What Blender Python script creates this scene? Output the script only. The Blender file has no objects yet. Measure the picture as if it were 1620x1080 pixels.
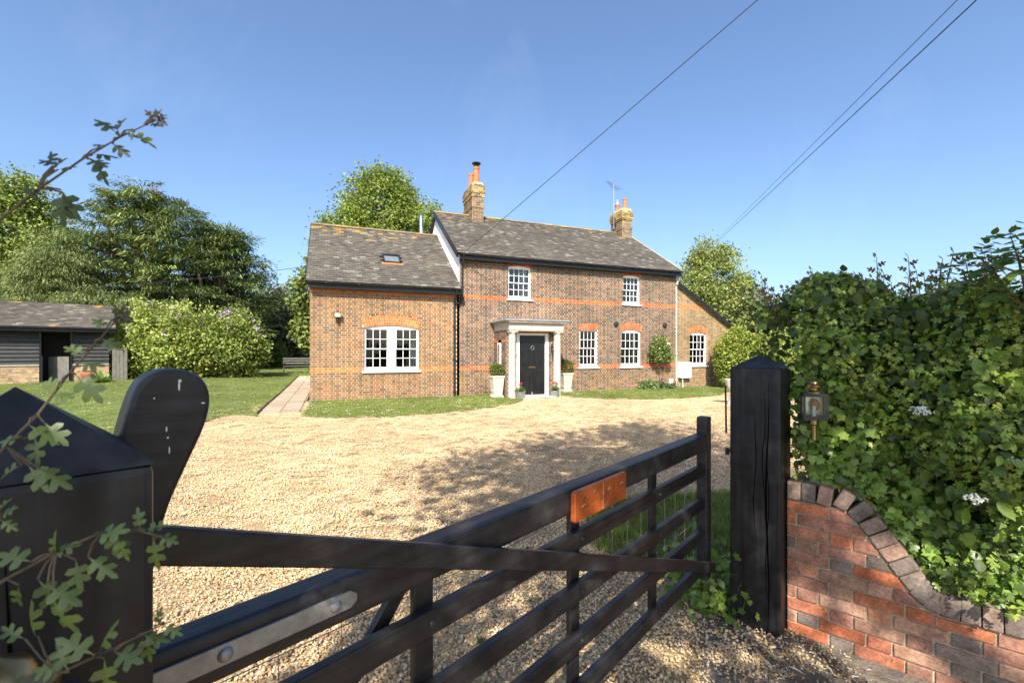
import bpy, bmesh, math, random
import numpy as np
from mathutils import Vector, Matrix, Euler
from mathutils.geometry import delaunay_2d_cdt
R = math.radians
random.seed(7); rng = np.random.default_rng(7)
SC = bpy.context.scene; COL = SC.collection

# ------------------------------------------------------------------ camera, sky, sun, exposure
CAMH = 1.65
cam = bpy.data.cameras.new('camera'); camo = bpy.data.objects.new('camera', cam); COL.objects.link(camo)
cam.sensor_width = 36; cam.lens = 710/1620*36; cam.shift_y = 16/1620
cam.clip_start = 0.02; cam.clip_end = 3000
cam.dof.use_dof = True; cam.dof.focus_distance = 7.0; cam.dof.aperture_fstop = 9.0
camo.location = (0, 0, CAMH); camo.rotation_euler = (R(90), 0, 0)
SC.camera = camo
SUN_EL, SUN_AZ = R(43), R(185)             # azimuth measured from +Y towards +X
SUN = Vector((math.sin(SUN_AZ)*math.cos(SUN_EL), math.cos(SUN_AZ)*math.cos(SUN_EL), math.sin(SUN_EL)))
w = bpy.data.worlds.new('World'); SC.world = w; w.use_nodes = True
nt = w.node_tree; bg = nt.nodes['Background']
sky = nt.nodes.new('ShaderNodeTexSky'); sky.sky_type = 'NISHITA'; sky.sun_disc = False
sky.sun_elevation = SUN_EL; sky.sun_rotation = SUN_AZ; sky.altitude = 0
sky.air_density = 1.0; sky.dust_density = 2.4; sky.ozone_density = 5.0
bg.inputs[1].default_value = 0.12
# faint high cirrus streaks mixed into the sky
_tc = nt.nodes.new('ShaderNodeTexCoord'); _mp = nt.nodes.new('ShaderNodeMapping'); _mp.inputs['Scale'].default_value = (2.2, 2.2, 1.1); _mp.inputs['Rotation'].default_value = (.3, .5, .2)
_n = nt.nodes.new('ShaderNodeTexNoise'); _n.inputs['Scale'].default_value = 1.7; _n.inputs['Detail'].default_value = 9; _n.inputs['Roughness'].default_value = .62; _n.inputs['Distortion'].default_value = .6
_r = nt.nodes.new('ShaderNodeMapRange'); _r.inputs[1].default_value = .56; _r.inputs[2].default_value = .80; _r.inputs[4].default_value = .045
_m = nt.nodes.new('ShaderNodeMix'); _m.data_type = 'RGBA'; _m.inputs[7].default_value = (6.5, 7.0, 7.6, 1)
nt.links.new(_tc.outputs['Generated'], _mp.inputs[0]); nt.links.new(_mp.outputs[0], _n.inputs['Vector']); nt.links.new(_n.outputs[0], _r.inputs[0]); nt.links.new(_r.outputs[0], _m.inputs[0])
nt.links.new(sky.outputs[0], _m.inputs[6]); nt.links.new(_m.outputs[2], bg.inputs[0])
sl = bpy.data.lights.new('sun', 'SUN'); sl.energy = 4.5; sl.angle = R(0.53); sl.color = (1, .93, .82)
so = bpy.data.objects.new('sun', sl); COL.objects.link(so); so.rotation_euler = SUN.to_track_quat('Z', 'Y').to_euler(); so.location = SUN*60
SC.view_settings.view_transform = 'Standard'; SC.view_settings.look = 'None'
SC.view_settings.exposure = 1.1; SC.view_settings.gamma = 1
SC.render.engine = 'CYCLES'
SC.cycles.max_bounces = 8; SC.cycles.transparent_max_bounces = 12; SC.cycles.diffuse_bounces = 3
SC.cycles.use_denoising = True

# ------------------------------------------------------------------ helpers
def tag(o, label=None, cat=None, group=None, kind=None):
    if label: o['label'] = label
    if cat: o['category'] = cat
    if group: o['group'] = group
    if kind: o['kind'] = kind
    return o
def empty(name, loc=(0,0,0), rz=0, parent=None):
    o = bpy.data.objects.new(name, None); COL.objects.link(o); o.location = loc; o.rotation_euler = (0,0,rz)
    o.empty_display_size = .1
    if parent: o.parent = parent
    return o
def link(name, me, mat=None, parent=None):
    o = bpy.data.objects.new(name, me); COL.objects.link(o)
    if mat is not None and not me.materials: me.materials.append(mat)
    if parent: o.parent = parent
    return o
class MB:
    def __init__(s): s.v = []; s.f = []; s.c = []
    def quad(s, a, b, c, d, col=(1,1,1)):
        n = len(s.v); s.v += [tuple(a), tuple(b), tuple(c), tuple(d)]; s.f.append((n,n+1,n+2,n+3)); s.c.append(col); return s
    def poly(s, pts, col=(1,1,1)):
        n = len(s.v); s.v += [tuple(p) for p in pts]; s.f.append(tuple(range(n, n+len(pts)))); s.c.append(col); return s
    def box(s, x0, x1, y0, y1, z0, z1, col=(1,1,1), M=None):
        p = [Vector(q) for q in ((x0,y0,z0),(x1,y0,z0),(x1,y1,z0),(x0,y1,z0),(x0,y0,z1),(x1,y0,z1),(x1,y1,z1),(x0,y1,z1))]
        if M is not None: p = [M @ q for q in p]
        n = len(s.v); s.v += [tuple(q) for q in p]
        for f in ((0,3,2,1),(4,5,6,7),(0,1,5,4),(1,2,6,5),(2,3,7,6),(3,0,4,7)):
            s.f.append(tuple(n+i for i in f)); s.c.append(col)
        return s
    def prism(s, pts, y0, y1, col=(1,1,1)):      # outline in x,z, counter-clockwise seen from -y
        n = len(s.v); k = len(pts)
        s.v += [(p[0], y0, p[1]) for p in pts] + [(p[0], y1, p[1]) for p in pts]
        s.f.append(tuple(range(n, n+k))); s.f.append(tuple(range(n+2*k-1, n+k-1, -1)))
        for i in range(k):
            j = (i+1) % k; s.f.append((n+j, n+i, n+k+i, n+k+j))
        s.c += [col]*(k+2); return s
    def tube(s, pts, rad, seg=8, col=(1,1,1), cap=True):
        pts = [Vector(p) for p in pts]
        if not hasattr(rad, '__len__'): rad = [rad]*len(pts)
        n = len(s.v); ref = Vector((.31,.17,.93)).normalized()
        for i, p in enumerate(pts):
            t = (pts[min(i+1, len(pts)-1)] - pts[max(i-1, 0)]).normalized()
            a = t.cross(ref)
            if a.length < .05: a = t.cross(Vector((1,0,0)))
            a.normalize(); b = t.cross(a)
            for k in range(seg):
                q = 2*math.pi*k/seg; s.v.append(tuple(p + (a*math.cos(q) + b*math.sin(q))*rad[i]))
        for i in range(len(pts)-1):
            for k in range(seg):
                k2 = (k+1) % seg; s.f.append((n+i*seg+k, n+i*seg+k2, n+(i+1)*seg+k2, n+(i+1)*seg+k)); s.c.append(col)
        if cap:
            s.f.append(tuple(n+k for k in range(seg))[::-1]); s.c.append(col)
            e = n+(len(pts)-1)*seg; s.f.append(tuple(e+k for k in range(seg))); s.c.append(col)
        return s
    def lathe(s, prof, c=(0,0,0), seg=16, col=(1,1,1), sq=False):
        # prof = list of (radius, z); sq: square section
        n = len(s.v); seg = 4 if sq else seg
        for r_, z in prof:
            for k in range(seg):
                q = 2*math.pi*(k+.5)/seg; rr = r_*(math.sqrt(2) if sq else 1)
                s.v.append((c[0]+rr*math.cos(q), c[1]+rr*math.sin(q), c[2]+z))
        for i in range(len(prof)-1):
            for k in range(seg):
                k2 = (k+1) % seg; s.f.append((n+i*seg+k, n+i*seg+k2, n+(i+1)*seg+k2, n+(i+1)*seg+k)); s.c.append(col)
        s.f.append(tuple(n+k for k in range(seg))[::-1]); s.c.append(col)
        e = n+(len(prof)-1)*seg; s.f.append(tuple(e+k for k in range(seg))); s.c.append(col)
        return s
    def mesh(s, name='m', bevel=0, smooth=False):
        me = bpy.data.meshes.new(name); me.from_pydata(s.v, [], s.f)
        ca = me.color_attributes.new('Col', 'FLOAT_COLOR', 'CORNER')
        arr = np.ones((len(me.loops), 4), np.float32); i = 0
        cnt = np.array([len(f) for f in s.f]); arr[:, :3] = np.repeat(np.array(s.c, np.float32).reshape(-1,3), cnt, axis=0)
        ca.data.foreach_set('color', arr.ravel())
        if bevel or smooth:
            bm = bmesh.new(); bm.from_mesh(me)
            if bevel:
                bmesh.ops.remove_doubles(bm, verts=bm.verts, dist=1e-5)
                ed = [e for e in bm.edges if len(e.link_faces) == 2 and e.calc_face_angle(0) > .5]
                bmesh.ops.bevel(bm, geom=ed, offset=bevel, segments=2 if bevel > .004 else 1, affect='EDGES', profile=.6, clamp_overlap=True)
            if smooth:
                for f in bm.faces: f.smooth = True
            bm.to_mesh(me); bm.free()
            if smooth:
                try: me.set_sharp_from_angle(angle=R(40))
                except Exception: pass
        return me
    def build(s, name, mat, parent=None, bevel=0, smooth=False):
        return link(name, s.mesh(name, bevel, smooth), mat, parent)

# ---- materials
def nd(nt, typ, **kw):
    n = nt.nodes.new(typ)
    for k, v in kw.items():
        if k == 'inp':
            for a, b in v.items(): n.inputs[a].default_value = b
        else: setattr(n, k, v)
    return n
def material(name, base=None, rough=.7, attr=False, objcol=False, noise=None, bump=None, metal=0, spec=.5, trans=None, coords='Object', spots=None, sheen=None):
    """noise=(scale, lo, hi[, detail]) multiplies the colour; bump=(scale, strength, dist); spots=(scale, threshold, colour, softness)"""
    m = bpy.data.materials.new(name); m.use_nodes = True; t = m.node_tree; L = t.links
    b = t.nodes['Principled BSDF']; b.inputs['Roughness'].default_value = rough; b.inputs['Metallic'].default_value = metal
    b.inputs['Specular IOR Level'].default_value = spec
    tc = nd(t, 'ShaderNodeTexCoord')
    geo = nd(t, 'ShaderNodeNewGeometry')
    co = geo.outputs['Position'] if coords == 'World' else tc.outputs[coords]
    if attr:
        a = nd(t, 'ShaderNodeAttribute', attribute_name='Col'); cur = a.outputs['Color']
        if base:
            mx = nd(t, 'ShaderNodeMix', data_type='RGBA', blend_type='MULTIPLY'); mx.inputs[0].default_value = 1
            L.new(cur, mx.inputs[6]); mx.inputs[7].default_value = (*base, 1); cur = mx.outputs[2]
    else:
        c = nd(t, 'ShaderNodeRGB'); c.outputs[0].default_value = (*base, 1); cur = c.outputs[0]
    def mul(cur, other):
        mx = nd(t, 'ShaderNodeMix', data_type='RGBA', blend_type='MULTIPLY'); mx.inputs[0].default_value = 1
        L.new(cur, mx.inputs[6]); L.new(other, mx.inputs[7]); return mx.outputs[2]
    if objcol:
        oi = nd(t, 'ShaderNodeObjectInfo'); cur = mul(cur, oi.outputs['Color'])
    for ns in ([noise] if noise and not isinstance(noise, list) else (noise or [])):
        n = nd(t, 'ShaderNodeTexNoise'); n.inputs['Scale'].default_value = ns[0]; n.inputs['Detail'].default_value = ns[3] if len(ns) > 3 else 5
        src_ = co
        if len(ns) > 4:
            mp_ = nd(t, 'ShaderNodeMapping'); mp_.inputs['Scale'].default_value = ns[4]; L.new(co, mp_.inputs[0]); src_ = mp_.outputs[0]
        L.new(src_, n.inputs['Vector'])
        r = nd(t, 'ShaderNodeMapRange'); r.inputs[1].default_value = .3; r.inputs[2].default_value = .7; r.inputs[3].default_value = ns[1]; r.inputs[4].default_value = ns[2]
        L.new(n.outputs[0], r.inputs[0]); cur = mul(cur, r.outputs[0])
    for sp in ([spots] if spots and not isinstance(spots, list) else (spots or [])):
        n = nd(t, 'ShaderNodeTexNoise'); n.inputs['Scale'].default_value = sp[0]; n.inputs['Detail'].default_value = 6; n.inputs['Roughness'].default_value = .65
        L.new(co, n.inputs['Vector'])
        r = nd(t, 'ShaderNodeMapRange'); r.inputs[1].default_value = sp[1]; r.inputs[2].default_value = sp[1]+sp[3]
        L.new(n.outputs[0], r.inputs[0])
        mx = nd(t, 'ShaderNodeMix', data_type='RGBA'); L.new(r.outputs[0], mx.inputs[0]); L.new(cur, mx.inputs[6]); mx.inputs[7].default_value = (*sp[2], 1); cur = mx.outputs[2]
    L.new(cur, b.inputs['Base Color'])
    for bp in ([bump] if bump and not isinstance(bump, list) else (bump or [])):
        n = nd(t, 'ShaderNodeTexNoise'); n.inputs['Scale'].default_value = bp[0]; n.inputs['Detail'].default_value = 6
        src = co
        if len(bp) > 3:
            mp = nd(t, 'ShaderNodeMapping'); mp.inputs['Scale'].default_value = bp[3]; L.new(co, mp.inputs[0]); src = mp.outputs[0]
        L.new(src, n.inputs['Vector'])
        bn = nd(t, 'ShaderNodeBump'); bn.inputs['Strength'].default_value = bp[1]; bn.inputs['Distance'].default_value = bp[2]
        L.new(n.outputs[0], bn.inputs['Height']); L.new(bn.outputs[0], b.inputs['Normal'])
    if trans:
        out = t.nodes['Material Output']; tr = nd(t, 'ShaderNodeBsdfTranslucent'); ms = nd(t, 'ShaderNodeMixShader'); ms.inputs[0].default_value = trans[0]
        tm = nd(t, 'ShaderNodeMix', data_type='RGBA', blend_type='MULTIPLY'); tm.inputs[0].default_value = 1; L.new(cur, tm.inputs[6]); tm.inputs[7].default_value = (*trans[1], 1)
        L.new(tm.outputs[2], tr.inputs[0]); L.new(b.outputs[0], ms.inputs[1]); L.new(tr.outputs[0], ms.inputs[2]); L.new(ms.outputs[0], out.inputs[0])
    return m
M = {}
M['brick'] = material('brick', attr=True, objcol=True, rough=.92, noise=[(.55, .82, 1.16, 4), (2.4, .86, 1.12), (60, .88, 1.12), (3, .90, 1.08, 4, (1.6,1.6,.25))], bump=(90, .25, .004), spec=.2, coords='World')
M['brick_near'] = material('brick_near', attr=True, objcol=True, rough=.9, noise=[(14, .62, 1.3), (70, .7, 1.25)], bump=[(120, .5, .004)], spec=.25, coords='World',
                           spots=[(30, .62, (.05,.047,.042), .1), (55, .70, (.55,.53,.48), .05)])
M['mortar'] = material('mortar', (.63,.53,.39), rough=.95, noise=[(.55, .80, 1.12, 4), (3, .84, 1.1), (40, .85, 1.1)], spec=.1, coords='World')
M['mortar_near'] = material('mortar_near', (.46,.39,.28), rough=.95, noise=[(8, .7, 1.15), (90, .75, 1.15)], bump=(150, .4, .004), spec=.1, coords='World')
M['slate'] = material('slate', attr=True, objcol=True, rough=.75, noise=[(.8, .84, 1.14), (25, .88, 1.12)], bump=(60, .3, .004), spec=.25, coords='World')
M['white_paint'] = material('white_paint', (.86,.86,.84), rough=.45, noise=(5, .96, 1.02), coords='World')
M['white_render'] = material('white_render', (.8,.8,.79), rough=.85, noise=(3, .93, 1.03), bump=(80, .2, .004), coords='World')
M['black_paint'] = material('black_paint', (.008,.008,.009), rough=.32, noise=(8, .7, 1.4), coords='World')
M['gutter'] = material('gutter', (.018,.018,.02), rough=.3, noise=(8, .8, 1.3), coords='World')
M['black_wood'] = material('black_wood', (.011,.0105,.011), rough=.48, noise=[(20, .6, 1.5), (22, .6, 1.7, 6, (1.6,1.6,.07)), (3, .7, 1.7)], spec=.35, coords='Object',
                           bump=[(14, .6, .008, (6, 6, .35)), (90, .25, .003, (1,1,.12))], spots=[(11, .76, (.30,.30,.29), .03), (38, .78, (.12,.12,.115), .05)])
M['gate_wood'] = material('gate_wood', (.012,.0115,.012), rough=.42, noise=[(16, .6, 1.6), (30, .65, 1.6, 6, (.06,1.5,1.5)), (2.5, .7, 1.8)], spec=.42, coords='Object',
                          bump=[(60, .5, .004, (.06, 1, 1))], spots=[(26, .76, (.16,.16,.15), .05), (7, .70, (.035,.04,.03), .12)])
M['stone'] = material('stone', (.47,.43,.36), rough=.88, noise=[(7, .8, 1.1), (60, .9, 1.08)], bump=(60, .3, .004), coords='World')
M['planter'] = material('planter', (.54,.48,.38), rough=.8, noise=[(9, .85, 1.08)], bump=(40, .2, .003), coords='World')
M['lead'] = material('lead', (.26,.28,.31), rough=.55, noise=(10, .8, 1.15), coords='World')
M['zinc'] = material('zinc', (.40,.43,.46), rough=.4, metal=.7, noise=(25, .8, 1.15), coords='World')
M['galv'] = material('galvanised', (.30,.31,.31), rough=.45, metal=.55, noise=[(18, .75, 1.2), (120, .9, 1.1)], coords='World', spots=(22, .66, (.30,.27,.22), .1))
M['terracotta'] = material('terracotta', (.58,.17,.06), rough=.8, noise=(12, .75, 1.15), coords='World')
M['rust'] = material('rust', (.26,.10,.05), rough=.9, noise=(9, .7, 1.2), coords='World')
M['brass'] = material('brass', (.36,.25,.11), rough=.34, metal=1, noise=(25, .7, 1.1), coords='World')
M['steel'] = material('steel', (.62,.63,.65), rough=.25, metal=1, noise=(12, .9, 1.05), coords='World')
M['iron'] = material('iron', (.02,.02,.021), rough=.5, noise=(30, .6, 1.6), coords='World')
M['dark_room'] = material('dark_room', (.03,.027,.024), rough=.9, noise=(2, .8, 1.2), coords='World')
M['curtain'] = material('curtain', (.72,.71,.68), rough=.9, noise=(4, .9, 1.05), coords='World')
M['red_curtain'] = material('red_curtain', (.35,.03,.025), rough=.9, noise=(4, .9, 1.05), coords='World')
M['bark'] = material('bark', (.17,.125,.085), rough=.95, noise=[(6, .6, 1.3), (40, .7, 1.2)], bump=(30, .6, .02), coords='World')
M['twig'] = material('twig', (.16,.10,.055), rough=.85, noise=(40, .6, 1.4), coords='World')
M['twig_dark'] = material('twig_dark', (.085,.065,.04), rough=.8, noise=(60, .6, 1.4), coords='World')
M['leaf'] = material('leaf', attr=True, base=(.90,.90,1.05), rough=.55, spec=.3, trans=(.30, (.95,1.0,.5)))
M['needle'] = material('needle', attr=True, rough=.7, spec=.25, trans=(.15, (1.0,1.05,.5)))
M['leaf_near'] = material('leaf_near', attr=True, rough=.38, spec=.45, trans=(.30, (1.0,1.15,.4)), noise=(60, .8, 1.15), coords='World')
M['petal'] = material('petal', attr=True, rough=.6, trans=(.2, (1,1,1)))
M['grass_base'] = material('lawn_soil', (.105,.135,.035), rough=.95, noise=[(.6, .75, 1.2), (14, .7, 1.25)], bump=(60, .6, .02), coords='World')
M['blade'] = material('grass_blade', attr=True, rough=.6, spec=.25, trans=(.3, (1,1.1,.5)), noise=[(.5, .75, 1.25), (3, .85, 1.15)], coords='World')
M['field'] = material('ground_soil', (.11,.13,.045), rough=.95, noise=[(.05, .8, 1.2), (2, .8, 1.2)], coords='World')
M['gravel_bed'] = material('gravel_bed', (.34,.24,.12), rough=.95, noise=[(55, .45, 1.5, 3), (.7, .85, 1.12)], bump=(55, 1.0, .02), coords='World')
M['pebble'] = material('pebble', attr=True, rough=.7, spec=.35, noise=[(.55, .80, 1.14), (2.5, .88, 1.1), (150, .88, 1.1)], coords='World')
M['dirt'] = material('dirt', (.15,.125,.095), rough=.95, noise=[(5, .6, 1.3), (45, .6, 1.35)], bump=[(45, .8, .015)], coords='World', spots=(9, .56, (.075,.075,.075), .08))
M['litter'] = material('litter', attr=True, rough=.85)
M['paving'] = material('paving', (.36,.29,.21), rough=.9, objcol=True, attr=True, noise=[(4, .85, 1.1), (50, .85, 1.12)], bump=(60, .3, .004), coords='World')
M['weatherboard'] = material('weatherboard', (.022,.023,.021), rough=.65, noise=(6, .7, 1.4), bump=(30, .3, .004, (.1,1,1)), coords='World')
M['grey_wood'] = material('grey_wood', (.13,.125,.105), rough=.9, noise=[(8, .7, 1.2)], coords='World')
M['sign_wood'] = material('sign_wood', (.40,.085,.015), rough=.42, noise=[(9, .7, 1.25), (40, .8, 1.15)], bump=[(25, .3, .003, (.15,1,1))], coords='Object')
M['pale_mark'] = material('pale_mark', (.62,.50,.36), rough=.8)
M['dark_mark'] = material('dark_mark', (.19,.045,.012), rough=.8)
M['wire'] = material('wire', (.32,.33,.33), rough=.45, metal=.7)
M['crack'] = material('crack', (.0015,.0015,.0015), rough=.95, spec=.05)
M['cable'] = material('cable', (.02,.02,.022), rough=.6)
def glass():
    m = bpy.data.materials.new('window_glass'); m.use_nodes = True; t = m.node_tree; t.nodes.clear()
    out = nd(t, 'ShaderNodeOutputMaterial'); mx = nd(t, 'ShaderNodeMixShader'); tr = nd(t, 'ShaderNodeBsdfTransparent'); gl = nd(t, 'ShaderNodeBsdfGlossy')
    tr.inputs[0].default_value = (.82,.86,.85,1); gl.inputs['Roughness'].default_value = .015
    fr = nd(t, 'ShaderNodeFresnel'); fr.inputs[0].default_value = 1.6
    ad = nd(t, 'ShaderNodeMath', operation='ADD'); ad.inputs[1].default_value = .04
    no = nd(t, 'ShaderNodeTexNoise'); no.inputs['Scale'].default_value = 2.2; bn = nd(t, 'ShaderNodeBump'); bn.inputs['Strength'].default_value = .03; bn.inputs['Distance'].default_value = .02
    t.links.new(no.outputs[0], bn.inputs['Height']); t.links.new(bn.outputs[0], gl.inputs['Normal'])
    t.links.new(fr.outputs[0], ad.inputs[0]); t.links.new(ad.outputs[0], mx.inputs[0]); t.links.new(tr.outputs[0], mx.inputs[1]); t.links.new(gl.outputs[0], mx.inputs[2]); t.links.new(mx.outputs[0], out.inputs[0])
    return m
M['glass'] = glass()

# ---- terrain
def sstep(a, b, x):
    t = min(1, max(0, (x-a)/(b-a))); return t*t*(3-2*t)
def gh(x, y):
    h = -.1 + .2*min(1, max(0, (y-3)/10))
    h += .32*sstep(-6.5, -17, x)*sstep(10, 18, y)
    if y > 26: h += .25*sstep(26, 60, y)
    return h
def sheet(poly, spacing, dz, skirt=0, seed=1):
    r = random.Random(seed)
    pts = [Vector(p) for p in poly]; n = len(pts)
    xs = [p[0] for p in poly]; ys = [p[1] for p in poly]
    def inside(x, y):
        c = False; j = n-1
        for i in range(n):
            if (ys[i] > y) != (ys[j] > y) and x < (xs[j]-xs[i])*(y-ys[i])/(ys[j]-ys[i])+xs[i]: c = not c
            j = i
        return c
    extra = []; x = min(xs)+spacing/2
    while x < max(xs):
        y = min(ys)+spacing/2
        while y < max(ys):
            if inside(x, y): extra.append(Vector((x+r.uniform(-.2,.2)*spacing, y+r.uniform(-.2,.2)*spacing)))
            y += spacing
        x += spacing
    vs, es, fs, *_ = delaunay_2d_cdt(pts+extra, [], [list(range(n))], 1, 1e-4)
    V = [(v.x, v.y, gh(v.x, v.y)+dz) for v in vs]; F = [tuple(f) for f in fs]
    if skirt:
        k = len(V); V += [(p.x, p.y, gh(p.x, p.y)+dz-skirt) for p in pts]
        for i in range(n):
            j = (i+1) % n; F.append((i, j, k+j, k+i))
    me = bpy.data.meshes.new('sheet'); me.from_pydata(V, [], F)
    bm = bmesh.new(); bm.from_mesh(me); bmesh.ops.recalc_face_normals(bm, faces=bm.faces)
    if sum(f.normal.z for f in bm.faces) < 0: bmesh.ops.reverse_faces(bm, faces=bm.faces)
    bm.to_mesh(me); bm.free()
    return me
def smooth_line(pts, n=6):
    out = []
    P = [Vector(p) for p in pts]
    for i in range(len(P)-1):
        p0, p1, p2, p3 = P[max(i-1,0)], P[i], P[i+1], P[min(i+2,len(P)-1)]
        for k in range(n):
            t = k/n
            out.append(.5*((2*p1)+(-p0+p2)*t+(2*p0-5*p1+4*p2-p3)*t*t+(-p0+3*p1-3*p2+p3)*t**3))
    out.append(P[-1]); return [tuple(p) for p in out]
def scatter(name, me, sources, density, smin, smax, seed, mat=None, tilt=.15):
    """geometry nodes: random source meshes on the faces of a sheet"""
    o = bpy.data.objects.new(name, me); COL.objects.link(o)
    c = bpy.data.collections.new(name+'_pieces')
    for s in sources: c.objects.link(s)
    g = bpy.data.node_groups.new(name, 'GeometryNodeTree')
    g.interface.new_socket('Geometry', in_out='INPUT', socket_type='NodeSocketGeometry'); g.interface.new_socket('Geometry', in_out='OUTPUT', socket_type='NodeSocketGeometry')
    N = g.nodes.new; gi = N('NodeGroupInput'); go = N('NodeGroupOutput')
    d = N('GeometryNodeDistributePointsOnFaces'); d.inputs['Density'].default_value = density; d.inputs['Seed'].default_value = seed
    ci = N('GeometryNodeCollectionInfo'); ci.inputs['Collection'].default_value = c; ci.inputs['Separate Children'].default_value = True; ci.inputs['Reset Children'].default_value = True
    ip = N('GeometryNodeInstanceOnPoints'); ip.inputs['Pick Instance'].default_value = True
    rr = N('FunctionNodeRandomValue'); rr.data_type = 'FLOAT_VECTOR'; rr.inputs[0].default_value = (-tilt,-tilt,-3.1416); rr.inputs[1].default_value = (tilt,tilt,3.1416)
    rs = N('FunctionNodeRandomValue'); rs.data_type = 'FLOAT'; rs.inputs[2].default_value = smin; rs.inputs[3].default_value = smax
    Lk = g.links.new
    Lk(gi.outputs[0], d.inputs['Mesh']); Lk(d.outputs['Points'], ip.inputs['Points']); Lk(ci.outputs[0], ip.inputs['Instance'])
    Lk(rr.outputs[0], ip.inputs['Rotation']); Lk(rs.outputs[1], ip.inputs['Scale']); Lk(ip.outputs[0], go.inputs[0])
    md = o.modifiers.new('scatter', 'NODES'); md.node_group = g
    return o

# ---- leaves in bulk
def leaf_mesh(name, C, A, Nn, S, cols, tmpl, faces, mat):
    """C centres, A leaf axis, Nn leaf normal, S size; tmpl (k,3): x across, y along the axis, z out"""
    C = np.asarray(C, np.float64); A = np.asarray(A, np.float64); Nn = np.asarray(Nn, np.float64)
    A /= np.linalg.norm(A, axis=1, keepdims=True)+1e-9
    X = np.cross(A, Nn); X /= np.linalg.norm(X, axis=1, keepdims=True)+1e-9
    Z = np.cross(X, A); T = np.asarray(tmpl, np.float64); k = len(T); n = len(C)
    V = C[:,None,:] + S[:,None,None]*(X[:,None,:]*T[None,:,0,None] + A[:,None,:]*T[None,:,1,None] + Z[:,None,:]*T[None,:,2,None])
    F = np.asarray(faces, np.int64); m = F.shape[1]
    FI = (F[None]+ (np.arange(n)*k)[:,None,None]).reshape(-1)
    me = bpy.data.meshes.new(name); me.vertices.add(n*k); me.vertices.foreach_set('co', V.reshape(-1).astype(np.float32))
    nf = n*len(F); me.loops.add(nf*m); me.loops.foreach_set('vertex_index', FI.astype(np.int32))
    me.polygons.add(nf); me.polygons.foreach_set('loop_start', (np.arange(nf)*m).astype(np.int32)); me.polygons.foreach_set('loop_total', np.full(nf, m, np.int32))
    me.update(calc_edges=True)
    ca = me.color_attributes.new('Col', 'FLOAT_COLOR', 'POINT'); cc = np.ones((n, k, 4), np.float32); cc[:,:,:3] = np.asarray(cols, np.float32)[:,None,:]
    ca.data.foreach_set('color', cc.reshape(-1)); me.materials.append(mat)
    return me
def fan(outline, fold=.12, droop=.1):
    t = [(0, .45, 0)] + [(x, y, -fold*abs(x) - droop*y*y) for x, y in outline]; k = len(outline)
    return t, [(0, 1+i, 1+(i+1) % k) for i in range(k)]
T_QUAD = ([(-.5,0,0),(.5,0,0),(.5,1,-.12),(-.5,1,-.12)], [(0,1,2,3)])
T_RHOMB = ([(0,0,0),(.36,.45,.06),(0,1,-.06),(-.36,.45,.06)], [(0,1,2),(0,2,3)])
T_NEEDLE = ([(-.12,0,0),(.12,0,0),(.05,1,-.12),(-.05,1,-.12)], [(0,1,2,3)])
T_SPRAY = ([(-.10,0,0),(.10,0,0),(.06,.6,-.05),(0,1,-.14),(-.06,.6,-.05)], [(0,1,2),(0,2,4),(4,2,3)])
T_OVATE = fan([(0,0),(.22,.14),(.33,.38),(.26,.66),(0,1),(-.26,.66),(-.33,.38),(-.22,.14)])
T_HAW = fan([(0,0),(.05,.24),(.26,.22),(.40,.36),(.30,.44),(.09,.46),(.10,.54),(.34,.60),(.36,.76),(.22,.78),(.10,.74),(.10,.94),(0,1.06),(-.10,.94),(-.10,.74),(-.22,.78),(-.36,.76),(-.34,.60),(-.10,.54),(-.09,.46),(-.30,.44),(-.40,.36),(-.26,.22),(-.05,.24)])
T_HAW = ([(x*.82, y, z) for x, y, z in T_HAW[0]], T_HAW[1])
T_HAW2 = ([(x*(1.05 if x > 0 else .8), y, -.45*abs(x)-.32*y*y+.05) for x, y, z in T_HAW[0]], T_HAW[1])
T_HAW3 = ([(x*.8+.12*y*y, y*.95, .30*abs(x)-.22*y*y) for x, y, z in T_HAW[0]], T_HAW[1])
T_IVY = fan([(0,0),(.22,-.10),(.42,.08),(.34,.28),(.56,.48),(.30,.56),(.16,.72),(0,1.0),(-.16,.72),(-.30,.56),(-.56,.48),(-.34,.28),(-.42,.08),(-.22,-.10)])
T_LANCE = fan([(0,0),(.13,.2),(.18,.5),(.1,.8),(0,1),(-.1,.8),(-.18,.5),(-.13,.2)])
def unit(n): 
    v = rng.normal(size=(n,3)); return v/np.linalg.norm(v, axis=1, keepdims=True)
def tint(n, base, var=.25, hue=.12, clump=None):
    b = np.asarray(base)[None,:]; k = 1+rng.uniform(-var, var, (n,1)); c = b*k
    if clump is not None: c = c*clump
    c = c*(1+np.stack([rng.uniform(-hue,hue,n), np.zeros(n), rng.uniform(-hue,hue,n)],1)); return np.clip(c, .002, 1)
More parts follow.
